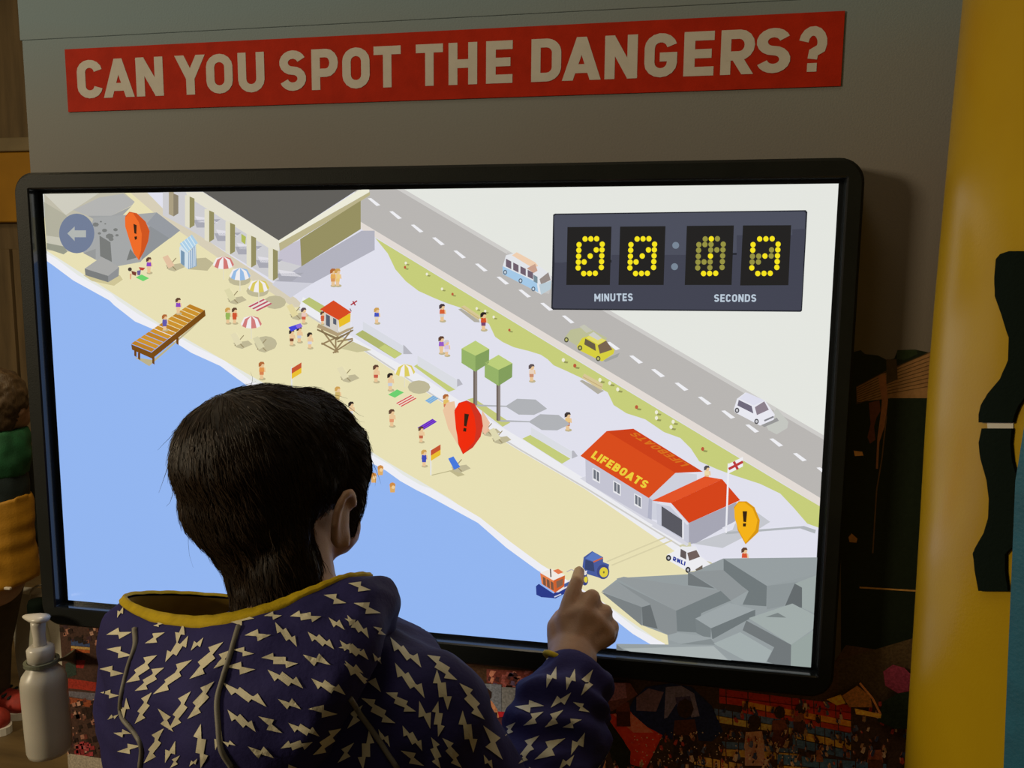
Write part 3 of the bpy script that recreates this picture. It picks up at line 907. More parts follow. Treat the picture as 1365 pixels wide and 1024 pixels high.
BRN, BLK, BLO, ORG = (96, 66, 50), (44, 36, 34), (206, 160, 84), (176, 104, 54)
SK = (232, 198, 154)
for f in ((200, 364, BRN, (140, 70, 190), SK), (239, 418, BRN, (140, 70, 190), SK), (221, 440, ORG, (96, 90, 170), (96, 90, 170)),
          (305, 431, BLO, (150, 180, 90), (150, 180, 90)), (314, 431, BRN, (206, 84, 50), (206, 84, 50)), (406, 431, (90, 74, 80), (232, 200, 190), (206, 96, 70)), (431, 432, BRN, (206, 96, 60), (206, 96, 60), 17),
          (390, 460, BLK, SK, (120, 70, 50)), (400, 456, BLK, SK, (200, 200, 210)), (414, 464, BLK, SK, (210, 210, 220)), (503, 431, BLO, (70, 84, 190), (226, 214, 190)), (350, 505, ORG, (226, 150, 80), (214, 130, 80), 23),
          (502, 509, BRN, SK, (200, 90, 70), 23), (521, 520, BLK, SK, (200, 206, 216), 23), (451, 537, BLO, (206, 180, 110), (206, 180, 110), 22), (469, 557, BLK, SK, (214, 214, 216), 22), (523, 568, BRN, SK, (226, 150, 110), 23),
          (589, 471, BRN, (150, 90, 200), SK, 23), (596, 474, (206, 200, 212), (212, 196, 226), (226, 214, 220), 21), (709, 508, (96, 84, 86), (232, 210, 190), (200, 140, 110), 23), (757, 573, (66, 56, 54), (232, 196, 130), (190, 90, 60), 24),
          (595, 548, ORG, (226, 190, 100), (210, 120, 80), 23), (562, 589, BRN, SK, (190, 100, 70), 21), (566, 621, BLO, (64, 76, 180), (64, 76, 180), 22), (590, 428, (70, 56, 60), (214, 96, 50), (206, 206, 206), 23), (645, 440, BLK, (210, 84, 40), (120, 70, 110), 24),
          (445, 381, ORG, (226, 170, 90), (214, 150, 90), 23), (451, 381, BLO, (236, 204, 130), (232, 196, 120), 23), (942, 642, (80, 76, 80), (236, 216, 170), (226, 190, 140), 22), (992, 753, BRN, (214, 84, 50), (226, 220, 220), 24)):
    figure(*f)
for (x, y) in ((508, 627), (499, 637), (524, 650)):
    S.begin('swimmer_graphic', .0021); FULL()
    S.poly((220, 170, 100), [(x - 4, y - 5), (x + 4, y - 5), (x + 3, y + 6), (x - 3, y + 6)]); S.disc((206, 140, 70), (x, y - 4), 4, 3.5, 8); S.disc((240, 204, 150), (x + 1, y - 1), 2.4, 2.4, 8); G()
S.begin('figure_graphic', .0021); A()
S.poly((120, 60, 50), [(700, 620), (735, 630), (730, 655), (705, 645)]); S.disc((70, 56, 50), (690, 610), 14, 14, 8); S.poly((190, 70, 60), [(750, 595), (795, 600), (780, 618), (760, 615)]); S.poly((110, 96, 150), [(738, 620), (765, 615), (760, 650), (742, 650)]); S.poly((226, 170, 130), [(690, 640), (702, 640), (698, 680), (690, 675)]); G()
S.begin('lilo_graphic', .0024); E_()
S.poly((70, 70, 214), [(450, 190), (535, 162), (550, 185), (470, 220)]); S.poly((140, 110, 220), [(500, 178), (535, 162), (550, 185), (515, 200)]); G()


def flag(x, y, h):
    S.begin('flag_graphic', .0022); FULL()
    S.line((226, 226, 230), [(x, y), (x, y + h)], 1.6)
    S.poly((196, 84, 50), [(x, y + 2), (x + 13, y - 6), (x + 13, y + 1), (x, y + 9)]); S.poly((232, 190, 50), [(x, y + 9), (x + 13, y + 1), (x + 13, y + 8), (x, y + 16)], False); G()


flag(390, 489, 36); flag(575, 598, 35)
S.begin('shadow_graphic', .0012); F_()
S.line((190, 182, 140), [(370, 942), (500, 912)], 6); S.poly((190, 182, 140), [(480, 912), (530, 905), (585, 940), (540, 952)]); G()

# lifeguard tower
S.begin('lifeguard_tower_graphic', .0022); E_()
S.poly((200, 194, 150), [(820, 340), (900, 290), (1030, 350), (930, 365)])
for (a, b) in (((680, 205), (790, 350)), ((680, 310), (800, 255)), ((760, 370), (900, 280)), ((900, 270), (790, 290)), ((780, 270), (780, 370)), ((680, 300), (800, 365)), ((890, 210), (780, 350))):
    S.line((150, 128, 92), [a, b], 11, False)
S.poly((176, 156, 120), [(648, 190), (790, 255), (900, 200), (905, 185), (790, 225), (660, 165)])
S.poly((130, 112, 80), [(650, 200), (790, 262), (903, 205), (903, 215), (790, 280), (650, 212)])
S.poly((212, 206, 196), [(700, 80), (800, 135), (800, 232), (700, 180)])
S.poly((90, 96, 110), [(712, 98), (740, 112), (740, 190), (712, 175)]); S.poly((90, 96, 110), [(762, 124), (785, 136), (785, 175), (762, 165)])
S.poly((232, 190, 40), [(800, 135), (885, 90), (882, 150), (805, 192)]); S.poly((226, 222, 210), [(805, 192), (882, 150), (880, 190), (805, 228)])
S.poly((214, 74, 34), [(670, 65), (765, 2), (890, 85), (800, 140)])
S.line((170, 50, 60), [(885, 35), (930, 5)], 9); S.line((170, 50, 60), [(900, 8), (918, 38)], 9, False); S.line((120, 60, 70), [(890, 80), (880, 60)], 6)
G('picture', 'lifeguard tower with red roof')

# trees
for (x, y, bx, by) in ((655, 68, 655, 490), (805, 160, 805, 590)):
    S.begin('tree_graphic', .0022); F_()
    S.poly((176, 178, 182), [(bx + 10, by - 8), (bx + 200, by), (bx + 270, by - 45), (bx + 390, by - 40), (bx + 465, by + 20), (bx + 380, by + 60), (bx + 280, by + 58), (bx + 200, by + 8), (bx + 10, by + 4)])
    S.poly((112, 100, 92), [(bx - 14, y + 190), (bx - 2, y + 190), (bx - 2, by), (bx - 14, by - 6)]); S.poly((140, 130, 124), [(bx - 2, y + 190), (bx + 12, y + 190), (bx + 12, by - 4), (bx - 2, by)], False)
    S.poly((188, 206, 122), [(x - 90, y + 52), (x, y), (x + 90, y + 55), (x, y + 98)]); S.poly((150, 178, 104), [(x - 90, y + 52), (x, y + 98), (x, y + 202), (x - 90, y + 145)], False); S.poly((130, 158, 92), [(x + 90, y + 55), (x + 88, y + 145), (x, y + 202), (x, y + 98)], False)
    G('picture', 'cube shaped green tree')

# benches and flowers
for (x, y) in ((640, 815),):
    S.begin('bench_graphic', .0016); C()
    S.poly((214, 198, 150), [(x + 15, y + 10), (x + 40, y), (x + 145, y + 70), (x + 130, y + 100)]); S.poly((176, 172, 160), [(x, y + 25), (x + 20, y + 20), (x + 135, y + 95), (x + 140, y + 110), (x + 105, y + 108)], False); S.line((196, 172, 120), [(x + 22, y + 12), (x + 135, y + 85)], 5); G('picture', 'pale park bench')
S.begin('bench_graphic', .0016); G_()
S.poly((214, 198, 150), [(128, 300), (140, 280), (230, 330), (222, 362)]); S.poly((176, 172, 160), [(118, 315), (130, 310), (235, 362), (205, 378)], False); S.line((196, 172, 120), [(134, 295), (224, 345)], 4); G('picture', 'pale park bench')
FL = [('C', x, y, c) for x, y, c in ((300, 540, 0), (295, 568, 1), (437, 612, 0), (535, 708, 0), (603, 742, 1), (760, 835, 0), (815, 852, 0), (870, 890, 0), (972, 975, 1))] + [('G', x, y, c) for x, y, c in ((40, 215, 0), (95, 242, 1), (215, 310, 0), (262, 325, 0), (300, 355, 0), (390, 440, 1), (485, 465, 0), (485, 492, 0), (565, 510, 0), (555, 535, 0), (706, 640, 1))]
for (cr_, x, y, c) in FL:
    S.begin('flower_graphic', .0016); (C if cr_ == 'C' else G_)()
    S.poly((150, 152, 90), [(x, y + 4), (x + 24, y + 8), (x + 20, y + 16), (x + 4, y + 14)], False); S.disc((186, 90, 60) if c else (236, 234, 214), (x, y), 8, 10, 7)
    G('picture', 'red flower on the verge' if c else 'white flower on the verge')

# vehicles
S.begin('camper_van_graphic', .002); C()
S.poly((196, 194, 192), [(925, 600), (1160, 730), (1230, 740), (1245, 650), (1200, 590), (960, 470)])
S.poly((226, 228, 232), [(930, 560), (950, 490), (1010, 475), (1180, 570), (1235, 610), (1245, 650), (1180, 745), (1150, 730)])
S.poly((164, 200, 230), [(928, 560), (1150, 665), (1160, 730), (1130, 715), (930, 612)])
for k in range(4): S.poly((112, 96, 110), [(950 + k * 47, 512 + k * 24), (985 + k * 47, 530 + k * 24), (985 + k * 47, 580 + k * 22), (950 + k * 47, 562 + k * 22)], k == 0)
S.poly((120, 140, 150), [(1128, 615), (1155, 630), (1155, 672), (1130, 660)])
S.poly((150, 140, 136), [(1168, 645), (1225, 600), (1240, 650), (1178, 680)])
S.poly((186, 204, 214), [(1165, 680), (1245, 655), (1240, 710), (1178, 745)])
S.poly((238, 206, 176), [(990, 490), (1020, 470), (1140, 535), (1160, 560), (1120, 570)])
S.poly((200, 160, 140), [(1085, 575), (1140, 545), (1155, 590), (1130, 605)])
for x, y in ((945, 600), (1045, 655), (1128, 708)): S.disc((90, 104, 120), (x, y), 13, 16, 10, False); S.disc((200, 214, 226), (x, y), 7, 9, 8)
G('picture', 'blue and white camper van')
S.begin('estate_car_graphic', .002); G_()
S.poly((188, 190, 150), [(45, 110), (75, 70), (150, 55), (250, 110), (200, 180), (110, 150)])
S.poly((160, 162, 160), [(230, 215), (310, 180), (300, 200), (240, 225)])
S.poly((214, 206, 64), [(105, 150), (130, 110), (175, 95), (245, 120), (250, 140), (285, 165), (280, 185), (225, 222), (110, 165)])
S.poly((104, 92, 70), [(145, 112), (192, 138), (196, 172), (140, 140)]); S.poly((120, 100, 80), [(205, 145), (245, 122), (275, 165), (215, 185)])
S.poly((226, 218, 110), [(150, 108), (175, 92), (245, 120), (205, 140)]); S.poly((206, 206, 200), [(160, 95), (185, 80), (225, 110), (205, 120)])
S.poly((196, 196, 180), [(118, 55), (140, 45), (180, 75), (150, 85)])
for x, y in ((120, 157), (207, 208), (55, 118)): S.disc((80, 80, 60), (x, y), 11, 13, 10, False); S.disc((190, 186, 110), (x, y), 6, 7, 8)
G('picture', 'yellow estate car with a loaded roof')
S.begin('white_car_graphic', .002); G_()
S.poly((196, 198, 192), [(1000, 510), (1060, 445), (1115, 510), (1110, 540), (1060, 570), (1020, 550)])
S.poly((150, 150, 150), [(985, 525), (1060, 490), (1070, 505), (1000, 535)])
S.poly((232, 232, 240), [(855, 450), (870, 400), (910, 370), (1005, 410), (1050, 475), (1045, 500), (980, 528), (860, 465)])
S.poly((112, 106, 124), [(878, 405), (940, 435), (948, 470), (872, 432)]); S.poly((140, 128, 140), [(955, 440), (1000, 412), (1022, 452), (965, 478)])
S.poly((222, 222, 236), [(880, 398), (915, 370), (1003, 408), (950, 432)]); S.line((130, 130, 136), [(1000, 505), (1045, 485)], 8)
for x, y in ((870, 455), (963, 508)): S.disc((80, 80, 84), (x, y), 11, 13, 10, False); S.disc((200, 200, 204), (x, y), 6, 7, 8)
G('picture', 'white hatchback car')

# lifeboat station
S.begin('lifeboat_station_graphic', .002); H_()
S.poly((196, 198, 204), [(620, 660), (820, 590), (840, 540), (940, 500), (1010, 550), (930, 600), (770, 682)])
S.poly((214, 214, 224), [(50, 330), (80, 320), (420, 545), (640, 650), (600, 670), (390, 550)])
S.poly((196, 196, 210), [(78, 230), (398, 420), (392, 535), (80, 350)])
S.poly((206, 208, 220), [(398, 420), (535, 300), (640, 310), (640, 345), (450, 440), (440, 540), (392, 535)])
S.poly((176, 178, 196), [(398, 428), (415, 440), (412, 540), (392, 530)])
for x, y in ((118, 282), (222, 345), (328, 410)):
    S.poly((232, 232, 236), [(x - 4, y - 5), (x + 34, y + 15), (x + 34, y + 75), (x - 4, y + 55)], False); S.poly((108, 112, 122), [(x + 1, y + 2), (x + 13, y + 10), (x + 13, y + 55), (x + 1, y + 48)]); S.poly((108, 112, 122), [(x + 17, y + 12), (x + 29, y + 20), (x + 29, y + 66), (x + 17, y + 58)], False)
S.poly((216, 76, 28), [(53, 217), (185, 92), (532, 303), (398, 430)])
S.poly((204, 64, 24), [(185, 92), (320, 80), (670, 297), (532, 303)])
S.text((236, 204, 60), 'LIFEBOATS', (104, 224), (272, 160), (26, -34), .24)
S.text((214, 112, 30), 'LIFEBOATS', (604, 262), (-268, -164), (-40, 8), .2)
S.poly((200, 202, 216), [(435, 455), (520, 470), (600, 555), (600, 662), (570, 640), (440, 560)])
S.poly((166, 166, 180), [(600, 555), (840, 450), (835, 545), (640, 655), (600, 662)])
S.poly((88, 88, 96), [(462, 470), (566, 540), (566, 630), (462, 568)]); S.poly((232, 232, 238), [(566, 540), (574, 545), (574, 640), (566, 635)])
S.poly((226, 84, 40), [(415, 443), (680, 320), (768, 335), (510, 455)]); S.poly((212, 68, 26), [(510, 455), (768, 335), (858, 440), (600, 555)])
S.poly((222, 222, 232), [(415, 448), (510, 460), (600, 560), (590, 565), (505, 472), (440, 458)])
S.poly((214, 214, 224), [(430, 560), (600, 660), (590, 672), (410, 570)])
G('picture', 'red roofed lifeboat station with yellow lettering')
S.begin('flag_graphic', .0026); H_()
S.poly((176, 180, 184), [(785, 600), (1180, 570), (1240, 590), (1235, 608), (1160, 582), (785, 612)])
S.line((236, 236, 242), [(800, 255), (787, 605)], 9)
S.poly((238, 238, 242), [(798, 258), (872, 222), (872, 270), (800, 305)]); S.line((186, 60, 60), [(800, 283), (872, 246)], 13); S.line((186, 60, 60), [(826, 245), (846, 285)], 13, False)
S.line((226, 226, 236), [(770, 582), (835, 552)], 9)
G('picture', 'white flag with a red cross on a tall pole')


def pin(origin, col, edge, face, rim, mark, label):
    S.begin('warning_pin_graphic', .0031); origin()
    S.poly(edge, rim); S.poly(col, face)
    for i_, m_ in enumerate(mark): S.poly((52, 34, 20), m_, i_ == 0)
    G('picture', label)


pin(A, (238, 108, 40), (206, 84, 30), [(660, 260), (690, 225), (715, 228), (755, 290), (775, 370), (770, 480), (752, 545), (720, 500), (690, 410), (662, 320)],
    [(662, 250), (690, 218), (740, 228), (800, 285), (828, 350), (818, 420), (790, 490), (755, 550), (700, 440)], [[(718, 300), (740, 310), (738, 370), (724, 365)], [(724, 388), (742, 385), (742, 405), (728, 410)]], 'orange drop shaped warning pin')
S.begin('pin_ghost_graphic', .0029); F_(); S.poly((234, 196, 160), [(445, 520), (470, 470), (520, 460), (560, 700), (540, 740), (480, 640)]); S.poly((234, 190, 160), [(700, 520), (750, 600), (720, 680), (690, 640)]); G()
pin(F_, (238, 44, 12), (206, 52, 34), [(520, 530), (545, 475), (590, 462), (620, 480), (650, 560), (660, 640), (650, 720), (580, 800), (550, 740), (530, 640)],
    [(520, 520), (550, 470), (600, 455), (650, 478), (695, 550), (705, 620), (690, 690), (640, 760), (575, 804), (545, 740)], [[(585, 540), (615, 545), (598, 625), (582, 620)], [(580, 632), (598, 636), (596, 658), (576, 655)]], 'red drop shaped warning pin')
pin(H_, (244, 178, 26), (214, 150, 20), [(828, 480), (850, 450), (880, 450), (920, 480), (945, 540), (935, 590), (885, 655), (850, 590), (830, 530)],
    [(826, 475), (850, 445), (890, 445), (930, 475), (957, 540), (950, 600), (885, 662), (845, 590)], [[(870, 495), (893, 495), (888, 550), (874, 548)], [(872, 556), (888, 556), (886, 572), (872, 572)]], 'yellow drop shaped warning pin')

# tractor, lifeboat, pickup
S.begin('tractor_graphic', .0024); I_()
S.poly((70, 90, 156), [(305, 130), (340, 105), (385, 130), (385, 150), (410, 160), (405, 190), (370, 215), (320, 200), (300, 170)])
S.poly((54, 68, 110), [(312, 140), (345, 150), (350, 190), (310, 180)]); S.poly((90, 120, 190), [(312, 135), (342, 108), (382, 130), (345, 148)]); S.line((200, 100, 60), [(345, 150), (383, 133)], 6)
S.disc((60, 72, 130), (385, 190), 26, 31, 14); S.disc((222, 204, 60), (388, 192), 18, 21, 14); S.disc((120, 110, 60), (388, 192), 4, 5, 8)
S.disc((60, 72, 130), (310, 225), 14, 22, 12); S.disc((222, 204, 60), (314, 222), 8, 13, 10)
G('picture', 'blue tractor with yellow wheels')
S.begin('lifeboat_graphic', .0024); I_()
S.poly((42, 58, 136), [(108, 250), (120, 240), (180, 280), (290, 205), (320, 200), (310, 235), (190, 300), (130, 295), (110, 285)])
S.poly((226, 222, 226), [(180, 275), (290, 190), (320, 185), (310, 215), (200, 275)])
S.poly((226, 124, 70), [(125, 195), (180, 225), (185, 275), (132, 240)]); S.poly((206, 96, 46), [(180, 225), (228, 205), (225, 250), (185, 278)])
for k in range(3): S.poly((120, 84, 66), [(136 + k * 16, 210 + k * 9), (148 + k * 16, 217 + k * 9), (150 + k * 16, 250 + k * 9), (138 + k * 16, 243 + k * 9)], k == 0)
S.poly((130, 96, 76), [(192, 230), (220, 218), (218, 245), (194, 258)])
S.poly((240, 232, 226), [(125, 194), (170, 178), (228, 203), (180, 226)]); S.poly((226, 120, 76), [(178, 185), (200, 178), (222, 192), (200, 200)]); S.line((80, 60, 50), [(168, 178), (170, 212)], 5)
S.line((190, 180, 180), [(235, 190), (255, 180), (280, 195)], 4); S.poly((70, 90, 150), [(225, 240), (245, 230), (245, 245), (225, 255)]); S.line((200, 206, 226), [(184, 294), (212, 282)], 5)
G('picture', 'orange and blue lifeboat')
S.begin('track_graphic', .0012); I_()
S.line((216, 208, 168), [(400, 150), (640, 50)], 6); S.line((216, 208, 168), [(420, 165), (670, 62)], 6, False); G()
S.begin('pickup_graphic', .0024); I_()
S.poly((206, 204, 170), [(700, 80), (745, 68), (750, 90), (705, 95)]); S.poly((206, 202, 170), [(790, 140), (830, 150), (850, 170), (820, 185), (780, 180)])
S.poly((236, 236, 240), [(648, 120), (690, 100), (710, 85), (770, 90), (785, 125), (830, 160), (790, 180), (735, 190), (650, 140)])
S.poly((98, 88, 88), [(705, 95), (728, 108), (728, 140), (703, 128)]); S.poly((112, 96, 92), [(732, 112), (770, 100), (785, 128), (740, 145)])
S.poly((232, 232, 236), [(705, 88), (765, 84), (772, 98), (730, 108)])
S.text((36, 56, 150), 'RNLI', (672, 143), (50, 22), (3, -17), .26)
for x, y in ((655, 133), (735, 182)): S.disc((50, 50, 54), (x, y), 11, 13, 10, False); S.disc((190, 190, 196), (x, y), 5, 6, 8)
S.poly((110, 100, 90), [(765, 180), (795, 162), (795, 178), (770, 186)])
G('picture', 'white pickup with blue lettering')

# rocks, bottom right
S.begin('rocks_graphic', .0026); I_()
S.poly((148, 156, 158), [(735, 200), (880, 135), (1300, 130), (1300, 620), (440, 560), (440, 487), (655, 490), (650, 450), (545, 410), (380, 270), (450, 215)])
for c, p in (((150, 158, 160), [(882, 136), (1300, 136), (1300, 190), (1060, 248)]), ((112, 120, 122), [(882, 136), (1060, 248), (1058, 332), (960, 325), (985, 270), (882, 190)]),
             ((140, 148, 150), [(1060, 248), (1200, 230), (1130, 330), (1060, 345)]), ((100, 106, 108), [(1135, 330), (1175, 238), (1205, 255), (1205, 338)]), ((156, 166, 164), [(1175, 238), (1300, 190), (1300, 380), (1205, 338), (1205, 255)]),
             ((142, 148, 150), [(735, 190), (880, 182), (980, 268), (910, 310), (840, 250)]), ((112, 118, 120), [(735, 190), (845, 258), (735, 245)]), ((152, 160, 162), [(910, 310), (980, 270), (960, 325), (930, 330)]),
             ((146, 152, 154), [(440, 218), (470, 210), (870, 268), (686, 350)]), ((116, 124, 126), [(686, 350), (870, 268), (912, 308), (790, 360), (770, 440), (690, 435)]), ((136, 142, 144), [(440, 228), (686, 350), (690, 440), (655, 452), (600, 420), (578, 325)]),
             ((146, 152, 154), [(380, 270), (440, 232), (580, 322), (545, 335)]), ((122, 128, 130), [(375, 272), (545, 335), (545, 412)]), ((104, 110, 112), [(545, 335), (580, 325), (610, 425), (548, 410)]),
             ((156, 164, 166), [(765, 382), (905, 318), (1012, 345), (830, 422)]), ((120, 128, 130), [(765, 382), (830, 422), (828, 470), (770, 442)]), ((110, 118, 120), [(830, 422), (1012, 345), (1012, 372), (975, 390), (835, 468)]),
             ((160, 170, 168), [(985, 380), (1165, 320), (1300, 390), (1160, 490)]), ((112, 118, 120), [(975, 390), (1160, 490), (1158, 590), (1060, 560), (1090, 500), (960, 430)]), ((150, 162, 158), [(1160, 490), (1300, 400), (1300, 640), (1158, 600)]),
             ((122, 130, 130), [(1055, 375), (1105, 358), (1140, 378)]), ((154, 162, 164), [(652, 450), (690, 440), (830, 460), (840, 470), (720, 490), (655, 470)]), ((132, 140, 142), [(700, 488), (830, 465), (850, 490)]),
             ((162, 172, 172), [(840, 485), (950, 438), (1080, 515), (1055, 562), (970, 555)]), ((150, 158, 160), [(440, 488), (830, 490), (915, 555), (700, 560)]), ((118, 124, 126), [(440, 488), (475, 515), (440, 520)]), ((170, 178, 178), [(470, 505), (840, 495), (900, 552), (520, 530)])):
    S.poly(c, p)
G('picture', 'grey rocks in the bottom right of the screen picture')

# back button
S.begin('back_button_graphic', .0031); A()
S.disc((112, 124, 150), (332, 366), 120, 135, 32); S.poly((176, 180, 176), [(268, 366), (318, 318), (318, 345), (395, 345), (395, 392), (318, 392), (318, 418)])
G('picture', 'round blue back button with arrow')

# countdown clock
S.begin('countdown_clock_graphic', .0033); Dc()
S.poly((36, 38, 46), [(66, 147), (1148, 132), (1155, 140), (1132, 566), (1126, 571), (58, 562), (50, 555), (58, 152)])
S.poly((76, 79, 93), [(70, 152), (1142, 137), (1148, 145), (1140, 300), (64, 360), (62, 158)])
S.poly((66, 68, 82), [(64, 358), (310, 358), (310, 325), (850, 325), (850, 240), (1090, 240), (1090, 215), (1146, 212), (1128, 560), (1122, 565), (62, 556), (56, 550)])
for q in ([(120, 205), (310, 203), (303, 455), (115, 455)], [(347, 203), (543, 201), (535, 455), (340, 455)], [(635, 200), (838, 198), (828, 455), (626, 455)], [(877, 198), (1085, 197), (1073, 456), (865, 457)]):
    S.poly((34, 33, 33), q, q[0][0] == 120)
for c in ((587, 284), (582, 376)): S.disc((120, 134, 150), c, 15, 15, 14)
ROWS = (257, 281, 305, 331, 356, 381, 406)
BR, DM = (246, 228, 30), (150, 146, 66)
ZERO = ['.###.', '#...#', '#..##', '#.#.#', '##..#', '#...#', '.###.']
T10 = ['.d#d.', 'dddxd', 'd.ddd', 'd.#.d', 'ddd.d', 'd.d.d', '.###.']
EIGHT = ['.###.', '#...#', '#..d#', 'dd##d', 'dd..#', '#...#', '.###.']
EIGHT[3] = 'dd#d#'
T10[1] = 'ddd.d'
for pat, x0, dx, sl in ((ZERO, 171, 25, -.04), (ZERO, 395, 25.5, -.045), (T10, 688, 26.3, -.05), (EIGHT, 922, 27, -.055)):
    S.lay += S.step
    for r_, row in enumerate(pat):
        for c_, ch in enumerate(row):
            if ch == '.': continue
            S.disc(BR if ch == '#' else DM, (x0 + dx * c_ + (ROWS[r_] - 257) * sl - (ROWS[r_] - 257) * 0, ROWS[r_] - .5 * c_), 11.5, 12, 12, False)
S.text((186, 200, 214), 'MINUTES', (236, 526), (166, -2), (0, -33), .2)
S.text((186, 200, 214), 'SECONDS', (752, 528), (182, 0), (1, -33), .2)
G('picture', 'dark countdown clock with yellow dotted digits')
# ------------------------------------------------------------------ child at the touchscreen
M['skin'] = mat('skin', (0.46, 0.265, 0.165), 0.55, .12, 60, .15, 700, sss=.12)
M['hair'] = mat('dark_hair', (0.014, 0.009, 0.006), 0.55, spec=0.25)
M['hair_strand'] = mat('hair_strand', (0.042, 0.025, 0.013), 0.45, .4, 30, spec=0.3)
M['navy'] = mat('navy_nylon', (0.029, 0.025, 0.115), 0.75, .25, 14, .25, 260, spec=.15)
M['cream'] = mat('cream_print', (0.72, 0.66, 0.46), 0.6, .10, 60)
M['yellow_trim'] = mat('yellow_elastic', (0.52, 0.36, 0.010), 0.7, .2, 90, .2, 500, spec=.15)
M['lining'] = mat('ochre_lining', (0.46, 0.28, 0.025), 0.7, .3, 30)
M['piping'] = mat('grey_piping', (0.20, 0.185, 0.15), 0.6)
M['jeans'] = mat('dark_jeans', (0.03, 0.04, 0.08), 0.8, .3, 60, .3, 500)
M['shoe'] = mat('shoe_fabric', (0.10, 0.10, 0.12), 0.6)
M['sole'] = mat('shoe_sole', (0.7, 0.68, 0.62), 0.6)
M['eye'] = mat('eye_white', (0.8, 0.78, 0.74), 0.2)
M['iris'] = mat('dark_iris', (0.04, 0.02, 0.01), 0.2)

Hc = PD(363, 640, .665)
HS = .925
hy = R(12)
HM = Matrix.Rotation(-hy, 3, 'Z') @ Matrix.Rotation(R(-9), 3, 'X') @ Matrix.Rotation(R(-2), 3, 'Y')
hr = lambda *r: tuple(v * HS for v in r)
hl = lambda x, y, z: Hc + HM @ (Vector((x, y, z)) * HS)
NB = PD(382, 822, .635)                      # base of the neck
SR = PD(562, 952, .60); SLh = PD(262, 985, .675)
WR = PD(760, 884, .775); EL = PD(690, 1180, .66)
pel = Vector((NB.x + .015, NB.y - .02, .60))
child = empty('person', (pel.x, pel.y, 0), 'child seen from behind in a navy jacket with cream lightning bolts pointing at the touchscreen', 'person')

# ---- body: one continuous surface
bm = bmesh.new()
ell(bm, hl(0, -.006, .012), hr(.068, .081, .064), HM)
ell(bm, hl(0, .030, -.042), hr(.051, .054, .060), HM)
ell(bm, hl(0, .052, -.078), hr(.030, .030, .026), HM, 2)
ell(bm, hl(.034, .052, -.045), hr(.026, .026, .030), HM, 2); ell(bm, hl(-.034, .052, -.045), hr(.026, .026, .030), HM, 2)
capsule(bm, hl(0, .082, -.018), .008, hl(0, .094, -.042), .010)
ell(bm, hl(0, .080, -.066), hr(.018, .009, .005), HM, 2); ell(bm, hl(0, .079, -.074), hr(.015, .009, .005), HM, 2)
ell(bm, hl(.028, .071, -.008), hr(.018, .010, .006), HM, 2); ell(bm, hl(-.028, .071, -.008), hr(.018, .010, .006), HM, 2)
for sx in (1, -1):                           # ears: rim, lobe and hollow
    ec = Vector((sx * .074, -.002, -.030))
    pts = []
    for k in range(11):
        a = R(-110 + 260 * k / 10)
        pts.append((hl(ec.x + sx * (.006 + .004 * math.sin(a)), ec.y - .013 * math.cos(a) * 1.0, ec.z + .023 * math.sin(a) + .002), .0036))
    chain(bm, pts)
    ell(bm, hl(ec.x + sx * .003, ec.y, ec.z), hr(.005, .012, .021), HM, 2)
    capsule(bm, hl(ec.x + sx * .003, ec.y + .006, ec.z - .020), .0055, hl(ec.x + sx * .001, ec.y + .008, ec.z - .008), .005)
nk0 = hl(.012, .008, -.055); NK = PD(398, 824, .642)
chain(bm, [(nk0, .036), (NK.lerp(nk0, .35), .035), (NK, .041), (NB + Vector((0, -.01, -.06)), .07)])
shl = SLh + Vector((.01, 0, -.01)); shr = SR + Vector((-.012, 0, -.01))
chain(bm, [(shl, .036), (NB + Vector((0, -.01, -.045)), .055), (shr, .036)])
chest = NB + Vector((0, -.004, -.13)); waist = (chest + pel) / 2 + Vector((0, 0, -.02))
for p, rx, ry in ((chest, .115, .072), (waist, .102, .068)):
    ell(bm, p, (rx, ry, .12))
ell(bm, pel, (.112, .078, .09))
for sx in (-1, 1):
    hip = pel + Vector((sx * .052, 0, -.02)); kn = Vector((hip.x + sx * .008, hip.y + .012, .33)); an = Vector((kn.x + sx * .005, hip.y - .012, .065))
    chain(bm, [(hip, .068), (kn, .044), (Vector((kn.x, kn.y - .012, .25)), .043), (an, .027)])
    chain(bm, [(an + Vector((0, 0, -.025)), .026), (an + Vector((0, .09, -.038)), .022)])
# left arm hangs down in front of the body, right arm reaches up
el_l = shl + Vector((-.012, .05, -.19)); wr_l = el_l + Vector((.05, .13, -.10))
chain(bm, [(shl, .036), (el_l, .029), (wr_l, .022)])
chain(bm, [(shr, .036), (EL, .030), (EL.lerp(WR, .4), .029), (WR, .0225)])


def hand_geo(bm, W, mcp, fingers, thumb, palm_r):
    """palm as a fan of tapered bones from the wrist, each finger its own chain"""
    for p in mcp: capsule(bm, W, palm_r * 1.15, p, palm_r)
    for a, b in zip(mcp[:-1], mcp[1:]): capsule(bm, a, palm_r, b, palm_r)
    for a, b in zip(mcp[:-1], mcp[1:]): capsule(bm, W.lerp(a, .5), palm_r * 1.15, W.lerp(b, .5), palm_r * 1.15)
    for f in fingers: chain(bm, f)
    chain(bm, thumb)


# left hand, relaxed
dl = (wr_l - el_l).normalized(); sl = dl.cross(Vector((0, 0, 1))).normalized()
mcl = [wr_l + dl * .048 + sl * o for o in (-.021, -.007, .007, .020)]
hand_geo(bm, wr_l + dl * .01, mcl, [[(p, .0078), (p + dl * l * .55 + Vector((0, 0, -.008)), .0068), (p + dl * l * .85 + Vector((0, 0, -.022)), .0058)] for p, l in zip(mcl, (.044, .052, .048, .038))],
         [(wr_l + dl * .014 - sl * .012, .0095), (wr_l + dl * .036 - sl * .032, .008), (wr_l + dl * .056 - sl * .036, .0065)], .0095)
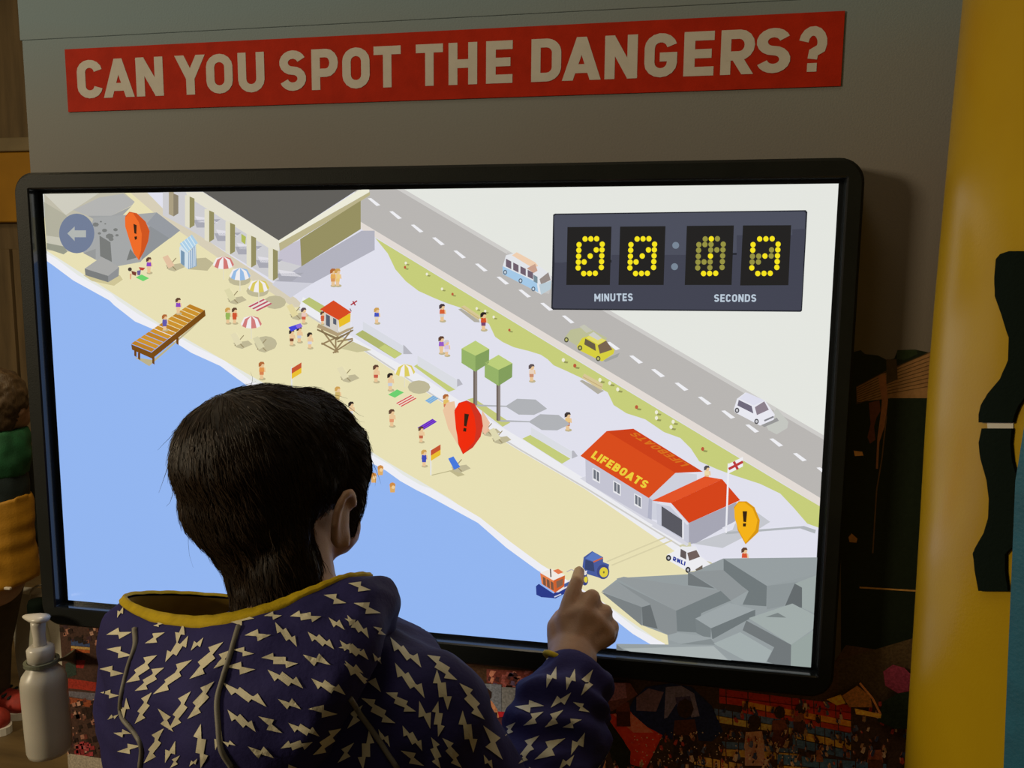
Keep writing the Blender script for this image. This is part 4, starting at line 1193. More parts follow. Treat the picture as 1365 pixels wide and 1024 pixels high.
# right hand: index touching the screen, the other fingers folded, thumb tucked along the side
tip = PY(772, 762, -.0065)
W2 = PD(762, 872, .785)
mc = [PD(754, 824, .803), PD(777, 818, .800), PD(795, 829, .803), PD(808, 845, .808)]
idx = [(mc[0], .0100), (PD(762, 793, .815), .0082), (PD(769, 776, .824), .0074), (tip, .0062)]
mid = [(mc[1], .0098), (PD(789, 797, .812), .0092), (PD(791, 815, .838), .0080), (PD(782, 832, .836), .0070)]
rng = [(mc[2], .0092), (PD(806, 816, .815), .0086), (PD(806, 832, .838), .0076), (PD(796, 844, .836), .0066)]
lit = [(mc[3], .0086), (PD(816, 836, .818), .0078), (PD(814, 850, .836), .0070), (PD(804, 858, .834), .0062)]
thb = [(PD(744, 862, .795), .0110), (PD(741, 836, .808), .0098), (PD(748, 822, .824), .0082), (PD(765, 818, .834), .0070)]
hand_geo(bm, W2, mc, [idx, mid, rng, lit], thb, .0105)
chain(bm, [(WR, .0225), (W2, .022)]); 
capsule(bm, PD(750, 868, .788), .015, PD(776, 878, .786), .015)
me = remesh(bm, .0026, 4, .5)
body = link_mesh('body', me, M['skin'], child)
for sx in (-1, 1):
    bm = bmesh.new(); ell(bm, hl(sx * .028, .0745, -.017), hr(.0085, .0065, .0065), HM, 2); e_ = obj('eye', bm, M['eye'], child, None, True)
    bm = bmesh.new(); ell(bm, hl(sx * .028, .0795, -.017), hr(.0038, .0024, .0038), HM, 2); obj('iris', bm, M['iris'], e_, None, True)
# finger nail on the index finger is on the far side; nails of the right hand
bm = bmesh.new(); ell(bm, (idx[3][0] + idx[2][0]) / 2 + CR * 0 - CF * .0052 + (idx[3][0] - idx[2][0]) * .25, (.0040, .0016, .0050), None, 2)
obj('finger_nail', bm, mat('nail', (0.62, 0.42, 0.33), .3), child, 'pale nail of the pointing finger', True)

# ---- hair: a closed shape over the skull and nape plus combed strands
bm = bmesh.new()
ell(bm, hl(0, -.008, .019), hr(.0740, .0885, .0672), HM, 4)
ell(bm, hl(.012, .028, .020), hr(.054, .058, .0655), HM, 3)
ell(bm, hl(0, -.030, -.013), hr(.062, .054, .056), HM, 3)
ell(bm, hl(.006, -.018, -.050), hr(.048, .041, .040), HM, 3)
ell(bm, hl(.008, -.010, -.080), hr(.038, .036, .034), HM, 3)
chain(bm, [(hl(.012, -.010, -.074), .034), (hl(.020, -.008, -.142), .033)])
chain(bm, [(hl(.034, -.022, -.070), .029), (hl(.040, -.014, -.128), .028)])
ell(bm, hl(.047, -.032, -.038), hr(.018, .018, .032), HM, 2); ell(bm, hl(-.042, -.022, -.038), hr(.018, .020, .030), HM, 2)
ell(bm, hl(-.020, -.042, .022), hr(.040, .040, .044), HM, 3)
for sx in (-1, 1):
    chain(bm, [(hl(sx * .062, .034, .03), .0155), (hl(sx * .066, .036, .004), .0125), (hl(sx * .070, .028, -.018), .009), (hl(sx * .070, .023, -.044), .0045)])
chain(bm, [(hl(-.046, .058, .038), .013), (hl(0, .070, .043), .014), (hl(.046, .058, .038), .013)])
me = remesh(bm, .0035, 6, .5)
hnoise = lambda co, no: no * (.0016 * noise.noise(co * 70) + .0012 * noise.noise(co * 160))
warp(me, hnoise)
hair = link_mesh('hair', me, M['hair'], child)
hb = BVHTree.FromPolygons([v.co for v in me.vertices], [p.vertices[:] for p in me.polygons])
bodyb = BVHTree.FromPolygons([v.co for v in body.data.vertices], [p.vertices[:] for p in body.data.polygons])
crown = hl(-.022, -.052, .075)
HMi = HM.transposed()
polys = [p for p in me.polygons]
areas = np.array([p.area for p in polys]); cum = np.cumsum(areas) / areas.sum()
rg = random.Random(11)
V, Fc = [], []
ring3 = [(1, 0), (-.5, .87), (-.5, -.87)]


def strand(p0, n0, length, lift, rad, swirl):
    pts = []; p = Vector(p0); d = None
    nst = 6
    for k in range(nst):
        q, n, i_, _ = hb.find_nearest(p)
        if q is None: return
        t = k / (nst - 1)
        h = .0007 + lift * t * t
        pts.append((q + n * h, rad * (1 - .85 * t)))
        away = q - crown
        away -= n * away.dot(n)
        if away.length < 1e-5: away = n.orthogonal()
        away.normalize()
        side = n.cross(away)
        g = Vector((0, 0, -1)); g -= n * g.dot(n)
        dd = (away * 1.0 + side * swirl + g * .8).normalized()
        d = dd if d is None else (d * .5 + dd * .5).normalized()
        p = q + d * (length / (nst - 1))
    b0 = len(V)
    for i, (q, r) in enumerate(pts):
        tdir = (pts[min(i + 1, nst - 1)][0] - pts[max(i - 1, 0)][0]).normalized()
        a = tdir.orthogonal().normalized(); b = tdir.cross(a)
        for cx, cy in ring3: V.append(q + a * (cx * r) + b * (cy * r))
    for i in range(nst - 1):
        for k in range(3):
            Fc.append((b0 + i * 3 + k, b0 + i * 3 + (k + 1) % 3, b0 + (i + 1) * 3 + (k + 1) % 3, b0 + (i + 1) * 3 + k))


for k in range(6500):
    f = polys[int(np.searchsorted(cum, rg.random()))]
    c = f.center
    loc = HMi @ (c - Hc)
    q = bodyb.find_nearest(c)
    if q[0] is not None and (c - q[0]).dot(q[1]) < .0005: continue
    fly = rg.random() < .012
    strand(c, f.normal, rg.uniform(.016, .042), rg.uniform(.007, .016) if fly else rg.uniform(.0003, .0028), rg.uniform(.00022, .0005), rg.uniform(-.3, .55))
hs = raw('hair_strand', V, Fc, M['hair_strand'], hair, None, True)
hs['kind'] = 'stuff'

# ---- jacket body and sleeves
bm = bmesh.new()
yaw_b = Matrix.Rotation(R(4), 3, 'Z')
def ringz(c, rx, ry, n=28, p=2.4):
    out = []
    for k in range(n):
        a = 2 * math.pi * k / n; ca, sa = math.cos(a), math.sin(a)
        x = rx * abs(ca) ** (2 / p) * (1 if ca >= 0 else -1); y = ry * abs(sa) ** (2 / p) * (1 if sa >= 0 else -1)
        out.append(Vector(c) + yaw_b @ Vector((x, y, 0)))
    return out
tc_ = (SR + SLh) / 2
rings = [ringz((pel.x, pel.y, pel.z - .06), .132, .104), ringz((pel.x, pel.y, pel.z), .133, .104), ringz((waist.x, waist.y, waist.z), .128, .100), ringz((tc_.x, NB.y - .006, chest.z - .02), .125, .098),
         ringz((tc_.x + .004, NB.y - .006, SR.z - .01), .122, .092), ringz((tc_.x + .010, NB.y - .004, SR.z + .032), .098, .078), ringz((NB.x, NB.y, NB.z - .010), .066, .064)]
loft(bm, rings)
chain(bm, [(SLh, .046), (NB + Vector((-.02, -.004, -.05)), .058), (NB + Vector((.03, -.004, -.05)), .058), (SR, .047)])
chain(bm, [(SR, .049), (SR.lerp(EL, .5), .050), (EL, .050)])
cuffp = PD(761, 926, .752)
chain(bm, [(EL, .050), (EL.lerp(cuffp, .35), .0475), (PD(740, 978, .733), .0465), (PD(752, 942, .746), .0405), (cuffp, .0350)])
chain(bm, [(SLh, .046), (el_l, .046), (wr_l - dl * .02, .034)])
me = remesh(bm, .0042, 8, .5)
axd = (EL - cuffp).normalized()


def wrinkle(co, no):
    rd = 1 - 2 * abs(noise.noise(Vector((co.x * 13, co.y * 13, co.z * 19)) + Vector((3, 1, 7))))
    w_ = .0022 * rd + .0024 * noise.noise(Vector((co.x * 16, co.y * 16, co.z * 24))) + .0016 * noise.noise(co * 55)
    # folds round the forearm
    t = (co - cuffp).dot(axd); dd = (co - cuffp - axd * t).length
    if dd < .07 and -.05 < t < .2:
        w_ += .0036 * (1 - 2 * abs(noise.noise(Vector((co.x * 34, co.y * 34, co.z * 40))))) + .0062 * math.sin(t * 210 + 3 * noise.noise(co * 22)) * (1 - dd / .09) * max(0, 1 - t / .2)
    # soft diagonal folds on the back
    w_ += .0022 * math.sin((co.x * .8 + co.z * .9 + .03 * noise.noise(co * 9)) * 120) * noise.noise(co * 7)
    return no * w_


warp(me, wrinkle)
# the jacket is open at neck and cuff only where the body comes through it
jacket = link_mesh('jacket', me, M['navy'], child)

# ---- hood lying on the back: rings from the rim outwards and down
N = 10
rim = [PD(168, 796, .665), PD(200, 816, .615), PD(268, 826, .572), PD(345, 813, .566), PD(408, 790, .580), PD(462, 770, .605), PD(492, 772, .660), PD(420, 800, .735), PD(330, 798, .735), PD(232, 792, .715)]
r1 = [PD(146, 828, .668), PD(176, 852, .602), PD(262, 862, .548), PD(352, 852, .540), PD(430, 820, .552), PD(498, 782, .590), PD(512, 786, .660), PD(420, 822, .750), PD(330, 826, .750), PD(215, 818, .725)]
r2 = [PD(134, 890, .672), PD(162, 925, .598), PD(262, 935, .528), PD(365, 925, .520), PD(456, 872, .535), PD(517, 812, .582), PD(520, 812, .660), PD(420, 850, .755), PD(330, 855, .755), PD(205, 860, .730)]
r3 = [PD(137, 960, .672), PD(165, 1005, .598), PD(268, 1015, .522), PD(378, 990, .514), PD(462, 915, .530), PD(514, 842, .582), PD(512, 838, .655), PD(430, 870, .745), PD(330, 880, .745), PD(205, 910, .728)]
r4 = [PD(150, 1025, .670), PD(182, 1075, .605), PD(280, 1080, .535), PD(388, 1040, .530), PD(462, 945, .545), PD(502, 868, .590), PD(500, 860, .650), PD(430, 890, .735), PD(330, 900, .735), PD(215, 950, .720)]
r5 = [PD(178, 1075, .668), PD(212, 1120, .620), PD(292, 1115, .565), PD(392, 1070, .560), PD(458, 965, .565), PD(488, 890, .600), PD(485, 880, .645), PD(430, 905, .715), PD(330, 915, .715), PD(230, 985, .710)]
rows = [cat_closed(r, 9) for r in (rim, r1, r2, r3, r4, r5)]
nC = len(rows[0]); colsC = []
for i in range(nC): colsC.append(cat_open([r[i] for r in rows], 8))
nR = len(colsC[0])
grid = [[colsC[i][j].copy() for i in range(nC)] for j in range(nR)]
ctr = Vector((0, 0, 0))
for j in range(nR):
    for i in range(nC): ctr += grid[j][i]
ctr /= nR * nC
hood_n = [[None] * nC for _ in range(nR)]
for j in range(nR):
    for i in range(nC):
        a = grid[j][(i + 1) % nC] - grid[j][i - 1]; b = grid[min(j + 1, nR - 1)][i] - grid[max(j - 1, 0)][i]
        n = a.cross(b)
        n = n.normalized() if n.length > 1e-9 else Vector((0, 0, 1))
        q = grid[j][i] - NB; q.z = 0; q.normalize(); q.z = .7 - 1.4 * j / nR
        if n.dot(q) < 0: n = -n
        hood_n[j][i] = n
for j in range(1, nR):
    for i in range(nC):
        p = grid[j][i]; k = min(1, j / 6)
        grid[j][i] = p + hood_n[j][i] * k * (.0056 * noise.noise(p * 20) + .0030 * (1 - 2 * abs(noise.noise(p * 30 + Vector((5, 2, 1))))) + .0018 * noise.noise(p * 55) + .0022 * math.sin(i * .75 + 1.5 * noise.noise(p * 12)) * math.exp(-j / 9))
fg = [(j * nC + i, j * nC + (i + 1) % nC, (j + 1) * nC + (i + 1) % nC, (j + 1) * nC + i) for j in range(nR - 1) for i in range(nC)]
hood = raw('hood', [p for r in grid for p in r], fg, M['navy'], jacket, 'large hood folded down on the back', True)
# lining: inside wall of the hood
lin_rows = []
for j in range(0, 18, 2):
    row = []
    for i in range(nC):
        t = j / 17
        p = grid[min(j, nR - 1)][i].copy(); inw = NB - p; inw.z = 0
        p += inw.normalized() * min(.0015 + .026 * t, inw.length * .8) - Vector((0, 0, .0012 + .012 * t))
        row.append(p)
    lin_rows.append(row)
nl = len(lin_rows)
raw('hood_lining', [p for r in lin_rows for p in r], [(j * nC + i, j * nC + (i + 1) % nC, (j + 1) * nC + (i + 1) % nC, (j + 1) * nC + i) for j in range(nl - 1) for i in range(nC)], M['lining'], jacket, 'ochre lining inside the hood', True)
# trim: yellow elastic band along the rim
tv, tf = [], []
for j, (row, off) in enumerate(((0, -.0022), (0, .0012), (1, .0022), (2, .0022), (3, .0018), (3.3, -.0005))):
    for i in range(nC):
        wgt = .22 + .66 * max(0, math.cos(2 * math.pi * (i / nC - .2)))
        jj = row * wgt; j0 = int(jj); fr = jj - j0
        p = grid[j0][i].lerp(grid[min(j0 + 1, nR - 1)][i], fr)
        tv.append(p + hood_n[j0][i] * (off + .0004 * math.sin(i * 2.1)) + (Vector((0, 0, .0022)) if j in (0, 1) else Vector((0, 0, 0))))
for j in range(5):
    for i in range(nC): tf.append((j * nC + i, j * nC + (i + 1) % nC, (j + 1) * nC + (i + 1) % nC, (j + 1) * nC + i))
raw('hood_trim', tv, tf, M['yellow_trim'], jacket, 'yellow elastic edge of the hood', True)
# cuff edge
bm = bmesh.new(); cax = (PD(778, 850, .785) - PD(757, 892, .772)).normalized(); ca = cax.orthogonal().normalized(); cb = cax.cross(ca)
cc = PD(757, 888, .772)
tube(bm, [cc + ca * .0250 * math.cos(2 * math.pi * k / 28) + cb * .0250 * math.sin(2 * math.pi * k / 28) for k in range(29)], .0028, 8)
obj('cuff_trim', bm, M['yellow_trim'], jacket, 'yellow edge of the right cuff', True)

# ---- seams and lightning bolts printed on the cloth
jv = [v.co.copy() for v in jacket.data.vertices]; jf = [p.vertices[:] for p in jacket.data.polygons]
hv = [p for r in grid for p in r]
bv = BVHTree.FromPolygons(jv + hv, jf + [tuple(len(jv) + a for a in f) for f in fg])


def cast(px, py):
    d = ray(px, py).normalized()
    q, n, i_, t = bv.ray_cast(CAM_POS, d)
    if q is None: return None
    if n.dot(d) > 0: n = -n
    return q, n


for pts in ([(180, 838), (181, 862), (172, 890), (163, 930), (164, 955), (180, 975), (190, 995), (188, 1023)], [(318, 836), (309, 868), (297, 905), (290, 935), (292, 970), (296, 1000), (310, 1023)], [(466, 931), (480, 952), (500, 980), (530, 1024)]):
    c3 = []
    cp = cat_open([Vector((a, b, 0)) for a, b in pts], 6)
    for p in cp:
        h_ = cast(p.x, p.y)
        if h_: c3.append(h_[0] + h_[1] * .0008)
    bm = bmesh.new(); tube(bm, c3, .0019, 8); obj('seam_piping', bm, M['piping'], jacket, None, True)

BOLT1 = [[(-.5, -.07), (-.02, -.05), (.02, .05), (-.03, .21)], [(.5, .07), (.02, .05), (-.02, -.05), (.03, -.21)]]
BOLT2 = [[(-.5, -.09), (-.15, -.045), (-.19, .04), (-.24, .14)], [(-.19, .04), (-.13, -.15), (.19, -.04), (.13, .15)], [(.5, .09), (.15, .045), (.19, -.04), (.24, -.14)]]
bvx, bfx = [], []


def add_bolt(fn, BOLT, nu=8, nv=3):
    """fn(u, v) -> surface point or None; u along, v across"""
    for q in BOLT:
        g = []
        for i in range(nu + 1):
            for j in range(nv + 1):
                s, t = i / nu, j / nv
                # q[0] is the tip, quad degenerates towards it
                a = (q[0][0] + (q[1][0] - q[0][0]) * s, q[0][1] + (q[1][1] - q[0][1]) * s)
                b = (q[3][0] + (q[2][0] - q[3][0]) * s, q[3][1] + (q[2][1] - q[3][1]) * s)
                a0 = q[0]; e1 = (q[0][0] + (q[3][0] - q[0][0]) * s, q[0][1] + (q[3][1] - q[0][1]) * s); 
                f1 = (q[0][0] + (q[1][0] - q[0][0]) * s, q[0][1] + (q[1][1] - q[0][1]) * s)
                if s > .5: pass
                # fan from the tip to the edge q3-q2-q1
                if t <= .67:
                    tt = t / .67; e = (q[3][0] + (q[2][0] - q[3][0]) * tt, q[3][1] + (q[2][1] - q[3][1]) * tt)
                else:
                    tt = (t - .67) / .33; e = (q[2][0] + (q[1][0] - q[2][0]) * tt, q[2][1] + (q[1][1] - q[2][1]) * tt)
                g.append(fn(q[0][0] + (e[0] - q[0][0]) * s, q[0][1] + (e[1] - q[0][1]) * s))
        idx_ = {}
        for i in range(nu):
            for j in range(nv):
                ks = [i * (nv + 1) + j, i * (nv + 1) + j + 1, (i + 1) * (nv + 1) + j + 1, (i + 1) * (nv + 1) + j]
                if any(g[k] is None for k in ks): continue
                if max((g[ks[0]] - g[ks[2]]).length, (g[ks[1]] - g[ks[3]]).length) > .012: continue
                f = []
                for k in ks:
                    if k not in idx_: idx_[k] = len(bvx); bvx.append(g[k])
                    f.append(idx_[k])
                bfx.append(tuple(f))


BJ = '''85,375,200,380 90,445,200,490 55,540,160,575 58,655,140,680 88,785,140,770 130,300,165,255 275,430,355,370 310,345,350,330 455,335,415,425 480,405,360,500 485,455,550,405 195,620,310,475 235,660,345,535 325,675,475,500 500,600,625,415 605,550,680,450 490,790,580,605 400,840,470,655 235,810,285,660 160,780,185,690 340,735,395,850 281,1000,341,830 360,990,420,900 520,820,550,1015 480,1010,520,980 120,860,200,850 140,950,240,910 600,930,640,850 640,900,700,910
670,330,785,300 750,380,865,395 970,285,1105,310 885,340,1000,430 1130,190,1225,240 1145,310,1225,355 1230,305,1298,360 1045,385,1175,440 1200,440,1298,460 695,450,785,480 660,530,790,560 835,480,990,535 1025,490,1155,520 1220,530,1310,560 640,630,850,710 855,570,1025,625 1065,610,1225,655 905,700,1015,730 1055,730,1180,770 660,760,800,835 820,770,915,860 955,820,1100,855 760,930,885,965 920,915,1065,910 1085,965,1190,825 1200,1000,1260,900 1246,835,1300,720 840,290,920,300 395,1023,430,960 760,1060,860,1030 900,1040,1010,1020'''
BK = '''175,205,275,260 150,120,235,160 135,275,235,350 255,310,300,350 105,385,230,440 245,430,290,470 125,475,290,580 320,375,465,475 340,485,480,605 500,430,600,550 515,510,585,660 320,590,425,685 215,615,335,735 640,555,715,715 520,640,545,780 445,640,505,745 625,685,695,845 565,790,620,922 375,750,470,835 380,840,465,915 515,790,530,922 745,755,790,870 725,870,770,922 195,920,245,770 270,760,330,825
945,490,1000,450 1005,560,1045,500 1090,570,1125,510 1165,595,1190,510 1030,650,1100,610 885,665,975,650 920,735,975,685 1010,740,1060,680 1085,745,1140,715 975,880,1060,800 905,860,955,790 1110,850,1165,785 1060,920,1115,880 830,780,860,730 890,900,925,850 1175,680,1130,640'''
bolts = [tuple(float(v) for v in s.split(',')) for s in BJ.split()]
bolts = [(120 + a / 3.606, 740 + b / 3.606, 120 + c / 3.606, 740 + d / 3.606) for a, b, c, d in bolts]
b2 = [tuple(float(v) for v in s.split(',')) for s in BK.split()]
bolts += [(420 + a / 3.25, 740 + b / 3.25, 420 + c / 3.25, 740 + d / 3.25) for a, b, c, d in b2]
rb = random.Random(5)
for (ax, ay, bx, by) in bolts:
    L = math.hypot(bx - ax, by - ay); ux, uy = (bx - ax) / L, (by - ay) / L
    cx, cy = (ax + bx) / 2, (ay + by) / 2
    sl_ = 1.3 if cx > 655 else 1.0
    Wd = (min(L, 50) * 1.0 + 4) * sl_; L2 = L * 1.06 * sl_
    flip = 1 if rb.random() < .6 else -1

    def fn(u, v):
        h_ = cast(cx + ux * u * L2 - uy * v * Wd * flip, cy + uy * u * L2 + ux * v * Wd * flip)
        return None if h_ is None else h_[0] + h_[1] * .0007
    add_bolt(fn, BOLT2 if L > 38 else BOLT1)
# the sides the photograph does not show carry the same print
pf = [p for p in jacket.data.polygons]
for k in range(420):
    p = rb.choice(pf); c = p.center; n = p.normal
    if n.dot(CAM_POS - c) > 0: 
        d = c - CAM_POS; px = 682.5 + FOC * d.dot(CR) / d.dot(CF); py = 512 - FOC * d.dot(CU) / d.dot(CF)
        if py < 1040: continue
    q = bodyb.find_nearest(c)
    a = (n.cross(Vector((0, 0, 1))) + Vector((0, 0, rb.uniform(-.8, .8)))); a -= n * a.dot(n)
    if a.length < .1: continue
    a.normalize(); b = n.cross(a)

    def fn2(u, v):
        q, nn, i_, t_ = bv.find_nearest(c + a * u * .034 + b * v * .030)
        return None if q is None else q + nn * .0006
    add_bolt(fn2, BOLT2 if k % 2 else BOLT1)
bp_ = raw('lightning_bolt_print', bvx, bfx, M['cream'], jacket, 'cream lightning bolts printed on the jacket')
bp_['kind'] = 'stuff'

# ---- trousers and shoes
bm = bmesh.new()
ell(bm, pel + Vector((0, 0, -.01)), (.122, .088, .09))
for sx in (-1, 1):
    hip = pel + Vector((sx * .052, 0, -.03)); kn = Vector((hip.x + sx * .008, hip.y + .012, .33)); an = Vector((kn.x + sx * .005, hip.y - .012, .10))
    chain(bm, [(hip, .078), (kn, .058), (an, .048)])
obj_me = remesh(bm, .007, 5)
link_mesh('trousers', obj_me, M['jeans'], child)
for sx in (-1, 1):
    an = Vector((pel.x + sx * .065, pel.y - .012, 0))
    bm = bmesh.new(); capsule(bm, an + Vector((0, -.012, .042)), .034, an + Vector((0, .105, .034)), .030); capsule(bm, an + Vector((0, -.005, .04)), .034, an + Vector((0, -.003, .085)), .034)
    for v in bm.verts: v.co.z = max(v.co.z, .012)
    sh = obj('shoe', bm, M['shoe'], child, None, True)
    bm = bmesh.new()
    pts = [(an.x + (.036 if abs(t) < 1 else .036) * math.cos(R(k * 15)), an.y + .045 + .10 * math.sin(R(k * 15))) for k in range(24) for t in (0,)]
    loft(bm, [[Vector((x, y, z)) for x, y in pts] for z in (0.0005, .006, .014)])
    obj('sole', bm, M['sole'], sh)
# ------------------------------------------------------------------ yellow inflatable tube with black strap
M['yellow_tube'] = mat('yellow_rubber', (0.42, 0.265, 0.004), 0.30, .22, 7, .06, 420, spec=0.4, col2=(0.37, 0.22, 0.004))
M['black_rubber'] = mat('black_rubber', (0.004, 0.008, 0.005), 0.8, spec=0.06, bump=.3, bump_scale=400)
M['white_tape'] = mat('white_tape', (0.6, 0.55, 0.45), 0.6)
M['blue_fabric'] = mat('blue_fabric', (0.010, 0.12, 0.20), 0.6, .3, 30, .2, 400)
TC, TR_ = Vector((0.641, -0.122, 0)), .13
tube_o = empty('inflatable_tube', (TC.x, TC.y, 0), 'upright yellow inflatable boat tube with a wavy black strap right of the panel', 'inflatable boat')
bm = bmesh.new()
prof = [(.02, 0.0), (.09, .003), (.118, .02), (.127, .06), (.130, .3), (.131, .7), (.1335, 1.0), (.136, 1.2), (.1335, 1.4), (.130, 1.6), (.128, 1.9), (.118, 1.97), (.08, 2.02), (.02, 2.03)]
pp = cat_open([Vector((a, 0, b)) for a, b in prof], 4)
lathe(bm, [(max(.01, p.x), p.z) for p in pp], 64, Matrix.Translation(TC))
bmesh.ops.recalc_face_normals(bm, faces=bm.faces[:]); bm.normal_update()
tb = BVHTree.FromBMesh(bm)
obj('tube', bm, M['yellow_tube'], tube_o, None, True)


def on_tube(px, py):
    q, n, i_, t = tb.ray_cast(CAM_POS, ray(px, py).normalized())
    if q is None: return None
    return q, n if n.dot(CAM_POS - q) > 0 else -n


def patch(name, rows, nx, mt, th, label=None, sub=3):
    V, Fb = [], []
    rr = []
    for a, b in zip(rows[:-1], rows[1:]):
        for k in range(sub):
            t = k / sub; rr.append(tuple(x + (y - x) * t for x, y in zip(a, b)))
    rr.append(rows[-1])
    for lay in (0.0003, th):
        for y, x0, x1 in rr:
            for i in range(nx + 1):
                q, n = on_tube(x0 + (x1 - x0) * i / nx, y)
                V.append(q + n * lay)
    m_, w_ = len(rr), nx + 1
    o = m_ * w_
    for j in range(m_ - 1):
        for i in range(nx):
            a = j * w_ + i
            Fb.append((a, a + 1, a + w_ + 1, a + w_)); Fb.append((o + a, o + a + w_, o + a + w_ + 1, o + a + 1))
    for j in range(m_ - 1):
        for i in (0, nx):
            a = j * w_ + i; Fb.append((a, a + w_, o + a + w_, o + a))
    for i in range(nx):
        for j in (0, m_ - 1):
            a = j * w_ + i; Fb.append((a, a + 1, o + a + 1, o + a))
    bm = bmesh.new()
    vs = [bm.verts.new(v) for v in V]
    for f in Fb: bm.faces.new([vs[k] for k in f])
    return obj(name, bm, mt, tube_o, label, False)


patch('strap', [(335, 1350, 1372), (339, 1338, 1380), (346, 1333, 1381), (370, 1331, 1381), (395, 1331, 1382), (420, 1340, 1385), (450, 1349, 1388), (480, 1348, 1388), (505, 1338, 1384), (525, 1321, 1372), (540, 1313, 1362), (552, 1310, 1357), (563, 1310, 1354)], 6, M['black_rubber'], .004, 'upper black wavy strap')
patch('strap', [(571, 1314, 1353), (590, 1310, 1351), (612, 1312, 1353), (640, 1320, 1360), (665, 1323, 1366), (690, 1322, 1368), (710, 1316, 1366), (722, 1309, 1362), (731, 1304, 1350), (738, 1302, 1344), (760, 1304, 1344), (787, 1309, 1347)], 6, M['black_rubber'], .004, 'lower black wavy strap')
patch('white_strip', [(561, 1317, 1352), (574, 1318, 1352)], 4, M['white_tape'], .0012, 'thin white strip between the straps')
patch('blue_panel', [(560, 1372, 1420), (640, 1359, 1420), (760, 1354, 1418), (900, 1348, 1415), (1024, 1343, 1412), (1300, 1334, 1405)], 6, M['blue_fabric'], .006, 'blue fabric edge')

# ------------------------------------------------------------------ pump bottle hanging in its bracket
M['bottle_white'] = mat('white_plastic', (0.60, 0.56, 0.48), 0.35, .1, 20, sss=.1)
M['pump_white'] = mat('pump_plastic', (0.66, 0.62, 0.54), 0.3)
M['bracket'] = mat('grey_green_plastic', (0.16, 0.17, 0.12), 0.4)
YB = -.034
pb, pt = PY(67, 1003, YB), PY(54, 866, YB)
bot = empty('pump_bottle', pb, 'white pump bottle held by its neck in a bracket beside the panel', 'bottle')
az = (pt - pb).normalized(); ax_ = Vector((1, 0, 0)); ax_ = (ax_ - az * ax_.dot(az)).normalized(); ay = az.cross(ax_)
BM_ = Matrix((ax_, ay, az)).transposed().to_4x4(); BM_.translation = pb
bm = bmesh.new()
lathe(bm, [(.010, .001), (.020, 0), (.0238, .002), (.0252, .007), (.0255, .03), (.0255, .088), (.0252, .096), (.0232, .103), (.018, .110), (.0135, .116), (.0122, .118), (.0122, .124)], 40, BM_)
obj('bottle_body', bm, M['bottle_white'], bot, None, True)
bm = bmesh.new()
lathe(bm, [(.0125, .120), (.0150, .121), (.0152, .136), (.0125, .139), (.008, .1395)], 32, BM_)
obj('pump_collar', bm, M['pump_white'], bot, None, True)
bm = bmesh.new()
lathe(bm, [(.0065, .138), (.0075, .142), (.0068, .150), (.0082, .166), (.0078, .170), (.004, .171)], 24, BM_)
obj('pump_stem', bm, M['pump_white'], bot, None, True)
bm = bmesh.new()
rings = []
for t, wd, h0, h1 in ((-.026, .002, .172, .1735), (-.023, .0042, .1705, .1748), (-.014, .0075, .1695, .1765), (-.004, .0105, .169, .178), (.004, .0112, .169, .1785), (.010, .0092, .1695, .178), (.0145, .004, .171, .1768)):
    ring = []
    for k in range(14):
        a = 2 * math.pi * k / 14
        ring.append(BM_ @ Vector((t, wd * math.cos(a), (h0 + h1) / 2 + (h1 - h0) / 2 * math.sin(a))))
    rings.append(ring)
loft(bm, rings)
rm = Matrix.Translation(pb) @ Matrix.Rotation(R(-12), 4, 'Z') @ Matrix.Translation(-pb)
bmesh.ops.transform(bm, matrix=rm, verts=bm.verts[:])
obj('pump_head', bm, M['pump_white'], bot, None, True)
bk = empty('bottle_bracket', PY(99, 880, YP), 'grey plastic bracket fixed to the panel gripping the pump bottle', 'bracket')
rc = BM_ @ Vector((0, 0, .1185))
bm = bmesh.new()
for k in range(30):
    pass
ri, ro, hh = .0158, .0195, .0022
secs = []
for k in range(33):
    a = 2 * math.pi * k / 32
    u = ax_ * math.cos(a) + ay * math.sin(a)
    secs.append([rc + u * ri - az * hh, rc + u * ro - az * hh, rc + u * ro + az * hh, rc + u * ri + az * hh])
loft(bm, secs, False)
obj('neck_ring', bm, M['bracket'], bk, None, False)
bm = bmesh.new()
e0 = rc + ax_ * .0180 + ay * .006; e1 = PY(100, 874, YP - .0004); e1.y = YP - .0006
mid_ = e0.lerp(e1, .5)
secs = []
for p, wz in ((e0, .002), (e0.lerp(e1, .35), .003), (e0.lerp(e1, .75), .008), (e1, .013)):
    nrm = Vector((.0012, .0008, 0))
    secs.append([p - nrm + Vector((0, 0, -wz)), p + nrm + Vector((0, 0, -wz)), p + nrm + Vector((0, 0, wz * .7)), p - nrm + Vector((0, 0, wz * .7))])
loft(bm, secs)
obj('bracket_arm', bm, M['bracket'], bk)

